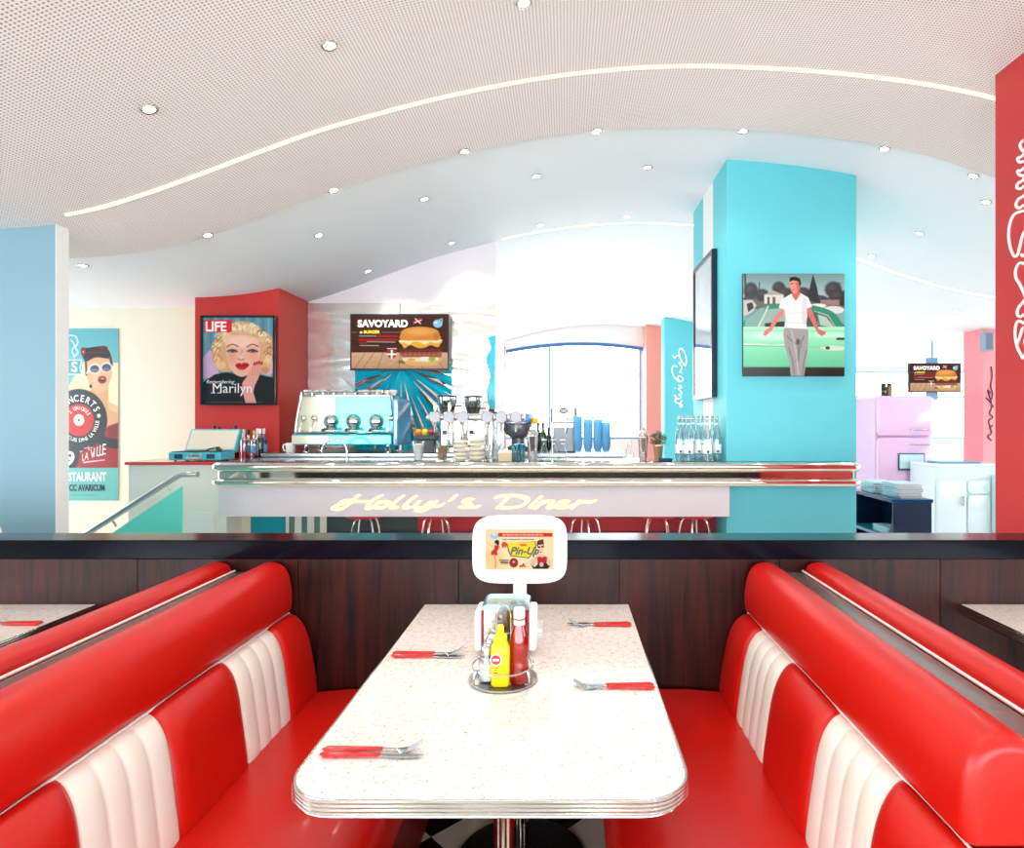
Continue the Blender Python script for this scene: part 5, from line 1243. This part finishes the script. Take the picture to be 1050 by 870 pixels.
def cocktail_shaker(px_, Zt, label, m, r=.042, h=.215):
    t = thing('cocktail_shaker', label, 'shaker', (pX(px_, Zt), Zt, CT))
    bm = NB(); lathe(bm, [(0, 0), (r*.72, 0), (r*.75, .006), (r*.98, h*.72), (r, h*.74)], 24); obj('cup', bm, m, t, True)
    bm = NB(); lathe(bm, [(r*1.0, h*.742), (r*.98, h*.80), (r*.62, h*.92), (r*.45, h*.93)], 24); obj('shoulder', bm, CHROME, t, True)
    bm = NB(); lathe(bm, [(r*.5, h*.932), (r*.5, h*.99), (r*.3, h*1.03), (0, h*1.04)], 20); obj('cap', bm, CHROME, t, True)
cocktail_shaker(546, 4.98, 'polished steel cocktail shaker in the middle of the bar', mat('polished_steel', (220, 218, 222), .12, .9), .046, .265)
cocktail_shaker(659.5, 4.98, 'pinkish steel cocktail shaker left of the herb pot', mat('rosy_steel', (225, 205, 205), .15, .8), .042, .25)
# small milk bottles
def milk(px_, Zt, label, s=1.0):
    t = thing('glass_carafe', label, 'carafe', (pX(px_, Zt), Zt, CT), group='small glass carafes on the bar')
    bm = NB(); lathe(bm, [(0, 0), (.030*s, 0), (.036*s, .008*s), (.036*s, .05*s), (.022*s, .10*s), (.015*s, .125*s), (.015*s, .15*s), (.021*s, .163*s), (.021*s, .170*s)], 20); obj('body', bm, GLASS, t, True)
    bm = NB(); lathe(bm, [(.0215*s, .162*s), (.024*s, .166*s), (.0215*s, .170*s)], 16); obj('rim', bm, WPLASTIC, t, True)
for px_, Zt, lb in ((558, 4.98, 'small clear glass carafe, leftmost right beside the steel shaker'), (567.5, 4.94, 'small clear glass carafe, middle of the three on the bar'), (577, 4.94, 'small clear glass carafe, rightmost of the three on the bar'), (645.5, 4.98, 'small clear glass carafe standing alone left of the pinkish shaker')): milk(px_, Zt, lb)
# citrus juicer
t = thing('citrus_juicer', 'rounded chrome citrus machine with a yellow fruit feed behind the beer taps', 'juicer', (pX(531, 5.85), 5.88, BZ))
bm = NB(); lathe(bm, [(0, 0), (.10, 0), (.10, .04), (.06, .06), (.06, .12), (.12, .16), (.14, .20), (.13, .26), (0, .26)], 28); obj('body', bm, mat('grey_machine', (110, 112, 118), .25, .4), t, True)
bm = NB(); lathe(bm, [(.13, .262), (.155, .30), (.14, .345), (.08, .365), (0, .37)], 28); obj('dome', bm, glassy('blue_glass', (120, 160, 215), .6), t, True, label='blue tinted dome')
bm = NB(); tube(bm, [(.155*math.cos(a), .155*math.sin(a), .265) for a in [2*math.pi*i/32 for i in range(32)]], .010, 8, closed=True); obj('ring', bm, CHROME, t, True)
bm = NB(); lathe(bm, [(0, 0), (.03, .004), (.036, .035), (.03, .066), (0, .07)], 16, .155, -.03, .25); obj('fruit_holder', bm, mat('lemon_peel', (250, 215, 50), .5), t, True, label='yellow fruit holder')
# wine bottles lying in ice
GRN = mat('dark_green_glass', (20, 70, 30), .1, coat=.8); DKB = mat('black_glass', (20, 22, 24), .1, coat=.8)
def bottle(name, label, X, Y, zb, H_, r, m, capm, lm=None, grp=None, neck=.3, sq=False):
    t = thing(name, label, 'bottle', (X, Y, zb), group=grp); nk = H_*neck
    bm = NB(); lathe(bm, [(0, 0), (r*.92, 0), (r, .006), (r, H_-nk-r*1.1), (r*.85, H_-nk-r*.45), (r*.42, H_-nk), (r*.34, H_-.028)], 18); obj('body', bm, m, t, True)
    bm = NB(); lathe(bm, [(r*.40, H_-.045), (r*.42, H_-.003), (r*.36, H_), (0, H_)], 14); obj('cap', bm, capm, t, True)
    if lm:
        bm = NB(); z0, z1 = (H_-nk)*.22, (H_-nk)*.62; lathe(bm, [(r*1.0+.0006, z0), (r*1.0+.0012, z0+.001), (r*1.0+.0012, z1-.001), (r*1.0+.0006, z1)], 18); obj('label', bm, lm, t, True)
    return t
for i, (px_, h) in enumerate(((546.5, .235), (551.5, .27), (557, .27), (562.5, .22))):
    bottle('wine_bottle', 'dark green wine bottle left of the silver drinks dispenser, '+('leftmost', 'second', 'third', 'rightmost')[i], pX(px_, 5.85), 5.80+.10*(i % 2), BZ, h, .033, GRN if i % 2 == 0 else DKB, BLACK)
# dispenser with logo plate
t = thing('drinks_dispenser', 'silver drinks dispenser with an oval badge on the back counter', 'dispenser', (pX(578, 5.70), 5.72, BZ))
bm = NB(); box(bm, -.10, .10, -.02, .14, 0, .26, .008); obj('column', bm, mat('grey_machine', (110, 112, 118), .25, .4), t)
bm = NB(); box(bm, -.108, .108, -.08, .14, .262, .41, .012); obj('head', bm, mat('satin_silver', (205, 190, 178), .25, .7), t, label='satin silver head')
bm = NB(); prism(bm, [(-.105, .225), (.105, .225), (.105, .26), (-.105, .26)], 'y', -.06, -.021); obj('drip_lip', bm, mat('satin_silver', (205, 190, 178), .25, .7), t)
for x in (-.118, .109): 
    bm = NB(); box(bm, x, x+.009, -.07, .13, .262, .40, .003); obj('side_trim', bm, BLACK, t)
bm = NB(); lathe(bm, [(0, 0), (.040, 0), (.040, .004), (0, .005)], 24, M=T(0, -.0805, .375) @ Matrix.Diagonal((1, 1, .6, 1)) @ Matrix.Rotation(math.pi/2, 4, 'X')); o = obj('badge', bm, BLACK, t, label='dark oval badge')
bm = NB(); lathe(bm, [(0, 0), (.030, 0), (.030, .002), (0, .002)], 24, M=T(0, -.0858, .376) @ Matrix.Diagonal((1, 1, .45, 1)) @ Matrix.Rotation(math.pi/2, 4, 'X')); obj('badge_face', bm, mat('badge_grey', (150, 150, 156), .3, .2), t)
for x in (.03, .06): 
    bm = NB(); lathe(bm, [(0, 0), (.009, 0), (.009, .006), (0, .006)], 12, M=T(x, -.0805, .30) @ Matrix.Rotation(math.pi/2, 4, 'X')); obj('button', bm, BLACK, t)
bm = NB(); tube(bm, [(.02, -.05, .225), (.02, -.05, .17)], .012, 8); obj('nozzle', bm, CHROME, t)
# stacks of blue cups
t = thing('cup_shelf', 'low silver shelf carrying the stacks of blue tumblers', 'shelf', (pX(612, 5.6), 5.62, BZ)); bm = NB(); box(bm, -.20, .24, -.14, .14, .0, .012, .003); obj('shelf_board', bm, STEEL, t)
BLUEC = tinted('blue_cup_plastic', (175, 236, 255), .35)
cu0 = None
def cupbm():
    return lathe(NB(), [(0, 0), (.029, 0), (.031, .003), (.0415, .085), (.0425, .088), (.0415, .091), (.0395, .085), (.0285, .006), (0, .006)], 16)
for si, (px_, n) in enumerate(((592.5, 9), (603, 8), (613, 8), (621.5, 7))):
    for k in range(n):
        loc = (pX(px_, 5.6), 5.6, BZ+.0125+k*.028)
        lb = 'translucent blue tumbler in the %s stack by the window' % ('leftmost', 'second', 'third', 'rightmost')[si]
        if cu0 is None: cu0 = obj('blue_tumbler', cupbm(), BLUEC, None, True, loc=loc); o = cu0
        else: o = cu0.copy(); C.objects.link(o); o.location = loc
        tag(o, lb+', '+nth(n-1-k), 'tumbler', 'blue tumblers in stack %s' % ('one', 'two', 'three', 'four')[si])
# herb pot
t = thing('potted_herb', 'small herb plant in a copper coloured pot on the bar', 'potted plant', (pX(675, 4.96), 4.96, CT))
bm = NB(); lathe(bm, [(0, 0), (.028, 0), (.030, .004), (.040, .115), (.043, .118), (.043, .128), (.038, .128), (.036, .10), (0, .10)], 22); obj('pot', bm, mat('copper_pot', (200, 160, 125), .3, .6), t, True, label='copper coloured pot')
random.seed(11); bm = NB()
for i in range(240):
    a = random.uniform(0, 2*math.pi); r = .062*random.random()**.5; z = .13+random.random()*.115*(1-.35*(r/.062)); c = Vector((r*math.cos(a), r*math.sin(a), z)); s = random.uniform(.008, .015)
    d1 = Vector((random.gauss(0, 1), random.gauss(0, 1), random.gauss(0, 1))).normalized(); d2 = d1.orthogonal().normalized()
    q = [c-d1*s, c+d2*s*.45, c+d1*s, c-d2*s*.45]; f = bm.faces.new([bm.verts.new(p) for p in q]); f.material_index = 0 if i % 9 else 1
for i in range(14):
    a = i*2.4; tube(bm, [(0, 0, .10), (.02*math.cos(a), .02*math.sin(a), .16), (.045*math.cos(a), .045*math.sin(a), .21)], .0018, 5)
obj('leaves', bm, [mat('herb_green', (50, 90, 52), .6), mat('herb_red', (150, 50, 45), .6)], t)
t = thing('ashtray', 'small dark blue dish beside the herb pot', 'dish', (pX(683, 4.88), 4.88, CT)); bm = NB(); lathe(bm, [(0, 0), (.045, 0), (.055, .022), (.049, .022), (.04, .006), (0, .006)], 20); obj('bowl', bm, mat('navy_dish', (25, 60, 110), .2), t, True)
# water bottles
WB = glassy('pale_blue_bottle', (222, 242, 245), .80); WL = mat('white_bottle_label', (245, 248, 248), .4); BD = mat('blue_dot', (50, 80, 150), .4)
wb0 = None
for i, (px_, Zt) in enumerate(((697, 4.96), (706, 4.90), (716, 4.96), (725, 4.90), (735, 4.97), (701, 5.08), (711, 5.12), (720.5, 5.08), (730.5, 5.12))):
    X = pX(px_, Zt)
    X = min(X, 1.215)
    lb = 'clear swing top water bottle, %s of the %s row beside the cyan column' % ((('leftmost', 'second', 'third', 'fourth', 'rightmost') if i < 5 else ('leftmost', 'second', 'third', 'rightmost'))[i % 5], 'front' if i < 5 else 'rear')
    if wb0 is None:
        wb0 = thing('water_bottle', lb, 'bottle', (X, Zt, CT), group='water bottles on the bar')
        bm = NB(); lathe(bm, [(0, 0), (.034, 0), (.037, .006), (.037, .15), (.034, .205), (.020, .255), (.014, .285), (.014, .32), (.017, .325), (.017, .335)], 20); obj('body', bm, WB, wb0, True)
        bm = NB(); lathe(bm, [(.0374, .06), (.0380, .062), (.0380, .13), (.0374, .132)], 20); obj('label', bm, WL, wb0, True)
        bm = NB(); lathe(bm, [(0, 0), (.011, 0), (.011, .001), (0, .001)], 16, M=T(0, -.0382, .075) @ Matrix.Rotation(math.pi/2, 4, 'X')); obj('label_mark', bm, BD, wb0)
        bm = NB(); lathe(bm, [(.013, .336), (.015, .338), (.012, .355), (0, .358)], 14); tube(bm, [(-.017, 0, .305), (-.019, 0, .345), (0, 0, .363), (.019, 0, .345), (.017, 0, .305)], .0014, 5); obj('swing_stopper', bm, STEEL, wb0, True)
    else: dup(wb0, (X, Zt, CT), i*.3-.6 if i > 4 else 0, lb)

# ------------------------------------------------------------------ record player
Z = 5.02; t = thing('record_player', 'open turquoise suitcase record player on the side counter', 'record player', (pX(199.5, Z), Z, 1.1003)); W_ = 54*Z/640
TQP = mat('turquoise_leatherette', (70, 185, 200), .45)
bm = NB(); box(bm, -W_/2, W_/2, .0, .21, .008, .072, .006); obj('case', bm, TQP, t, label='turquoise case')
bm = NB()
for x in (-W_/2+.04, W_/2-.04):
    for y in (.03, .18): lathe(bm, [(0, 0), (.01, 0), (.01, .008), (0, .008)], 10, x, y, 0)
obj('foot', bm, BLACK, t)
bm = NB(); box(bm, -W_/2+.015, W_/2-.015, .015, .195, .0725, .078, .001); obj('deck', bm, mat('dark_deck', (40, 48, 52), .4), t)
bm = NB(); lathe(bm, [(0, .079), (.09, .079), (.09, .084), (.03, .086), (0, .086)], 30, -.04, .105); obj('platter', bm, BLACK, t, True, label='black platter')
bm = NB(); tube(bm, [(.10, .16, .10), (.09, .08, .10), (.07, .05, .092)], .005, 6); lathe(bm, [(0, .078), (.016, .078), (.016, .11), (0, .11)], 12, .10, .16); lathe(bm, [(0, .078), (.014, .078), (.014, .10), (0, .10)], 12, .15, .10); obj('tone_arm', bm, BLACK, t, True)
lidM = T(0, .212, .075) @ Matrix.Rotation(math.radians(-28), 4, 'X')
bm = NB(); box(bm, -W_/2, W_/2, .0, .045, 0, .205, .005); 
bmesh.ops.transform(bm, matrix=lidM, verts=bm.verts); obj('lid', bm, TQP, t, label='raised turquoise lid')
bm = NB(); box(bm, -W_/2+.014, W_/2-.014, -.002, .002, .014, .191); bmesh.ops.transform(bm, matrix=lidM, verts=bm.verts); obj('lid_lining', bm, mat('cream_lining', (226, 214, 192), .7), t, label='cream lid lining')
for x in (-W_/2+.05, W_/2-.115): 
    bm = NB(); box(bm, x, x+.065, -.004, .001, .022, .058, .002); obj('speaker_grille', bm, mat('dark_green_grille', (20, 60, 62), .6), t)
bm = NB(); box(bm, -.055, .055, -.003, .001, .045, .060, .002); lathe(bm, [(0, 0), (.012, 0), (.012, .01), (0, .01)], 12, M=T(-.03, -.002, .052) @ Matrix.Rotation(math.pi/2, 4, 'X')); lathe(bm, [(0, 0), (.012, 0), (.012, .01), (0, .01)], 12, M=T(.03, -.002, .052) @ Matrix.Rotation(math.pi/2, 4, 'X')); obj('control_panel', bm, STEEL, t)
bm = NB(); tube(bm, smoothpath([(-.05, -.002, .032), (-.045, -.022, .026), (.045, -.022, .026), (.05, -.002, .032)], 5), .006, 6); obj('handle', bm, mat('tan_handle', (205, 190, 150), .6), t, True, label='tan carrying handle')
# bottles on the side counter
GB = glassy('clear_bottle', (225, 235, 240), .7); BB = mat('blue_bottle_glass', (40, 60, 120), .1, coat=.8); BR = mat('brown_bottle_glass', (90, 50, 30), .1, coat=.8); PK = glassy('pink_bottle_glass', (240, 170, 180), .6)
LBW = mat('paper_label', (235, 235, 230), .6); LBB = mat('blue_label', (110, 170, 215), .5); LBY = mat('gold_label', (220, 180, 90), .5)
bl = [(213, .16, BR, BLACK, LBY, 'brown bottle mostly hidden behind the record player lid, leftmost'), (220, .26, GRN, BLACK, LBW, 'green bottle with dark cap behind the record player lid'), (225, .25, DKB, BLACK, LBB, 'dark bottle with pale blue label behind the record player lid'),
      (231, .23, BR, mat('red_cap', (190, 40, 35), .4), LBY, 'brown bottle with gold label and red cap right of the lid'), (237.5, .24, GB, BLACK, LBW, 'clear bottle with white label just right of the record player'), (241.5, .26, DKB, BLACK, LBW, 'dark bottle with white label just behind the clear one'),
      (250, .23, PK, WPLASTIC, None, 'pink tinted bottle with white cap on the side counter'), (255, .225, GB, BLACK, LBB, 'clear bottle with pale blue label and black cap'), (260.5, .22, GB, LBY, LBB, 'clear bottle with pale blue label and gold cap'),
      (264, .235, PK, WPLASTIC, LBW, 'pink tinted bottle with white label behind the gold capped one'), (270, .235, DKB, WPLASTIC, None, 'dark bottle with white cap near the red wall edge'), (277, .235, BB, WPLASTIC, LBB, 'blue bottle with white cap, rightmost on the side counter')]
for i, (px_, h, m, cm, lm, lb) in enumerate(bl):
    Zt = 5.60+.07*(i % 2); bottle('spirit_bottle', lb, min(pX(px_, Zt), -2.74), Zt, 1.1003, h*1.08, .027, m, cm, lm, 'bottles on the side counter')

# ================================================================== RIGHT HAND BACKGROUND
PF = mat('pink_fridge_enamel', (235, 190, 228), .12, coat=.8)
Z = 8.0; fx0, fx1 = pX(900, Z), pX(958, Z); fw = fx1-fx0; ftop = pZ(406, Z)
t = thing('retro_fridge', 'pale pink rounded retro fridge with chrome handles', 'fridge', ((fx0+fx1)/2, Z, 0))
split = pZ(448, Z)
bm = NB(); prism(bm, rrect(-fw/2, fw/2, .03, ftop, .07, 6), 'y', .065, .66); obj('cabinet', bm, PF, t, 40)
for n_, a, b in (('lower_door', .05, split-.006), ('upper_door', split+.006, ftop-.002)):
    bm = NB(); pillow(bm, rrect(-fw/2, fw/2, a, b, .06, 6), 'y', 0, .062, .03, 4); d = obj(n_, bm, PF, t, 50)
    hz_ = pZ(456, Z) if n_ == 'lower_door' else pZ(441, Z); bm = NB(); tube(bm, [(.06, .005, hz_), (.06, -.035, hz_), (.10, -.045, hz_), (.27, -.045, hz_), (.27, .005, hz_)], .010, 8); obj('handle', bm, CHROME, d, True, label='chrome handle')
bm = NB(); box(bm, -fw/2+.02, fw/2-.02, .03, .64, 0, .029); obj('plinth', bm, BLACK, t)
t = thing('notice_frame', 'small framed notice on the pink fridge door', 'sign', (pX(936, 7.96), 7.998, pZ(474, 7.96))); bm = NB(); box(bm, -.17, .17, -.014, -.0005, -.11, .11, .003); obj('frame', bm, mat('teal_frame', (30, 90, 110), .4), t); bm = NB(); box(bm, -.155, .155, -.017, -.0142, -.085, .095); obj('sheet', bm, mat('pale_sheet', (200, 228, 238), .3), t); bm = NB(); box(bm, -.003, .003, -.0185, -.0172, -.085, .095); obj('divider_line', bm, WHITE, t)
for i, px_ in enumerate((906, 912)):
    t = thing('storage_jar', 'small jar with dark lid on top of the pink fridge, %s' % ('left one', 'right one')[i], 'jar', (pX(px_, 8.2), 8.2, ftop+.0005)); bm = NB(); lathe(bm, [(0, 0), (.032, 0), (.036, .006), (.036, .12), (.026, .14)], 16); obj('body', bm, mat('mixed_sweets', (150, 120, 90), .5) if i else DKB, t, True); bm = NB(); lathe(bm, [(.03, .141), (.032, .17), (0, .172)], 16); obj('lid', bm, BLACK, t, True)
# far screen
screen('menu_screen', 'second burger screen hanging beside the far right window', 932.5, 985.5, 372.5, 402.5, 9.2, ga=BA)
far = [o for o in C.objects if o.name.startswith('menu_screen')][-1]
bm = NB(); box(bm, -.09, .07, .051, .09, -.33, .30); box(bm, -.015, .005, .06, .08, .301, ceil(5.45)+.03-far.location.z); obj('mount_post', bm, mat('blue_window_post', (110, 170, 205), .5), far); 
# magazine shelf
t = thing('magazine_shelf', 'low dark blue shelf unit for magazines right of the cyan column', 'shelf', (2.90, 5.55, 0)); O = Vector(t.location); NV = mat('navy_board', (16, 38, 72), .35)
Xa, Xb, Ya, Yb, hs = 2.73, 3.05, 5.20, 6.0, pZ(516, 5.2)
bm = NB(); box(bm, Xa, Xb, Ya, Ya+.02, 0, hs); obj('end_panel', sh(bm), NV, t); bm = NB(); box(bm, Xa, Xb, Yb-.02, Yb, 0, hs); obj('end_panel', sh(bm), NV, t)
bm = NB(); box(bm, Xb-.016, Xb, Ya+.021, Yb-.021, 0, hs); obj('back_panel', sh(bm), NV, t)
bm = NB(); box(bm, Xa-.01, Xb+.01, Ya-.005, Yb+.005, hs+.0005, hs+.03, .002); obj('top_board', sh(bm), mat('blue_top_board', (20, 70, 110), .2), t)
for z in (.12, .42): bm = NB(); box(bm, Xa, Xb-.017, Ya+.021, Yb-.021, z, z+.025); obj('shelf_board', sh(bm), mat('teal_shelf', (50, 140, 165), .3), t)
MG = [mat('magazine_'+n, c, .4) for n, c in (('white', (238, 242, 244)), ('grey', (200, 210, 214)), ('cream', (234, 222, 206)), ('blue', (170, 205, 220)))]
def mag(X, Y, z, rz, i, lb, grp, th=.006):
    t = thing('magazine', lb, 'magazine', (X, Y, z), rz, grp)
    bm = NB(); box(bm, -.10, .10, -.135, .135, 0.0, th-.001); o = obj('pages', bm, MG[0 if i % 3 else 1], t)
    bm = NB(); box(bm, -.101, .101, -.136, .136, th-.0009, th-.0002); obj('cover', bm, MG[i % 4], t)
random.seed(5)
top = hs+.0305
for i in range(20): mag(2.90+random.uniform(-.012, .012), 5.38+random.uniform(-.015, .015), top+i*.0062, math.radians(90+random.uniform(-7, 7)) if False else random.uniform(-.12, .12), i, 'magazine in the near pile on top of the dark shelf, '+nth(19-i), 'near pile of magazines')
for i in range(16): mag(2.88+random.uniform(-.012, .012), 5.76+random.uniform(-.015, .015), top+i*.0062, random.uniform(-.12, .12), i, 'magazine in the rear pile on top of the dark shelf, '+nth(15-i), 'rear pile of magazines')
for i in range(9): mag(2.875, 5.5, .4455+i*.0062, random.uniform(-.05, .05), i, 'magazine in the small pile inside the dark shelf, '+nth(8-i), 'pile of magazines inside the shelf')
# white retro cabinet
Z = 7.4; cx0, cx1 = pX(959, Z), pX(1030, Z); cw = cx1-cx0; ct = pZ(476, Z)
t = thing('white_cabinet', 'white retro metal cabinet with rounded doors under the far window', 'cabinet', ((cx0+cx1)/2, Z, 0)); WE = mat('pale_enamel', (228, 244, 250), .15, coat=.6)
bm = NB(); box(bm, -cw/2, cw/2, .02, .54, .05, ct-.04); obj('body', bm, WE, t)
bm = NB(); box(bm, -cw/2-.01, cw/2+.01, 0, .55, ct-.0395, ct, .008); obj('worktop', bm, WE, t)
bm = NB(); pillow(bm, rrect(-cw/2+.02, -.04, .08, ct-.20, .04, 5), 'y', -.004, .0195, .010, 3); d = obj('door', bm, WE, t, 50)
bm = NB(); tube(bm, [(-.09, -.005, .52), (-.09, -.03, .52), (-.09, -.03, .42), (-.09, -.005, .42)], .010, 8); obj('handle', bm, CHROME, d, True)
bm = NB(); pillow(bm, rrect(-.025, .24, .08, ct-.37, .04, 5), 'y', -.004, .0195, .010, 3); obj('door', bm, WE, t, 50)
bm = NB(); pillow(bm, rrect(-.025, .24, ct-.355, ct-.20, .04, 5), 'y', -.004, .0195, .010, 3); obj('drawer', bm, WE, t, 50)
bm = NB(); box(bm, .26, cw/2+.02, -.10, .0, 0, pZ(488, 7.3)); obj('side_block', bm, mat('pale_aqua_panel', (205, 238, 238), .4), t)
t = thing('serving_tray', 'flat grey tray lying on the white cabinet', 'tray', (pX(980, 7.6), 7.65, ct+.0005)); bm = NB(); loft_outline(bm, rrect(-.26, .26, -.14, .14, .03, 5), [(.01, 0), (0, .015), (.006, .015), (.014, .004)]); obj('tray', bm, mat('grey_blue_tray', (120, 165, 185), .3), t)
# wall speaker
t = thing('wall_speaker', 'small grey speaker box high on the pink pillar', 'speaker', (pX(1014.5, 8.0), 8.0, pZ(350, 8.0))); bm = NB(); box(bm, -.06, .06, 0, .098, -.12, .12, .006); obj('box', bm, mat('grey_speaker', (150, 165, 180), .4), t); bm = NB(); box(bm, -.045, .045, -.004, -.0005, -.105, .105, .002); obj('grille', bm, mat('speaker_grille_grey', (110, 125, 140), .7), t)
# white chair edge at far left
t = thing('white_chair', 'white plastic chair back at the left edge of the photo behind the partition', 'chair', (pX(-8, 3.2), 3.2, 0))
bm = NB(); cc = [(-.20, -.01, .62), (-.20, -.02, .95), (-.10, -.02, pZ(536, 3.2)-.005), (.0, -.02, pZ(534, 3.2)), (.04, -.02, pZ(540, 3.2)), (.055, -.01, pZ(553, 3.2)), (.055, 0, .62)]
prism(bm, [(p[0], p[2]) for p in smoothpath([(a, 0, c) for a, b, c in cc], 4)], 'y', -.015, .0); obj('backrest', bm, WPLASTIC, t, 50)
bm = NB(); box(bm, -.23, .08, -.001, .40, .44, .47, .01); obj('seat', bm, WPLASTIC, t); bm = NB(); box(bm, -.19, .05, -.012, -.002, .465, .64); obj('back_support', bm, WPLASTIC, t)
for x in (-.20, .05):
    for y in (.02, .37): bm = NB(); tube(bm, [(x, y, .44), (x, y, 0)], .012, 8); obj('leg', bm, CHROME, t)
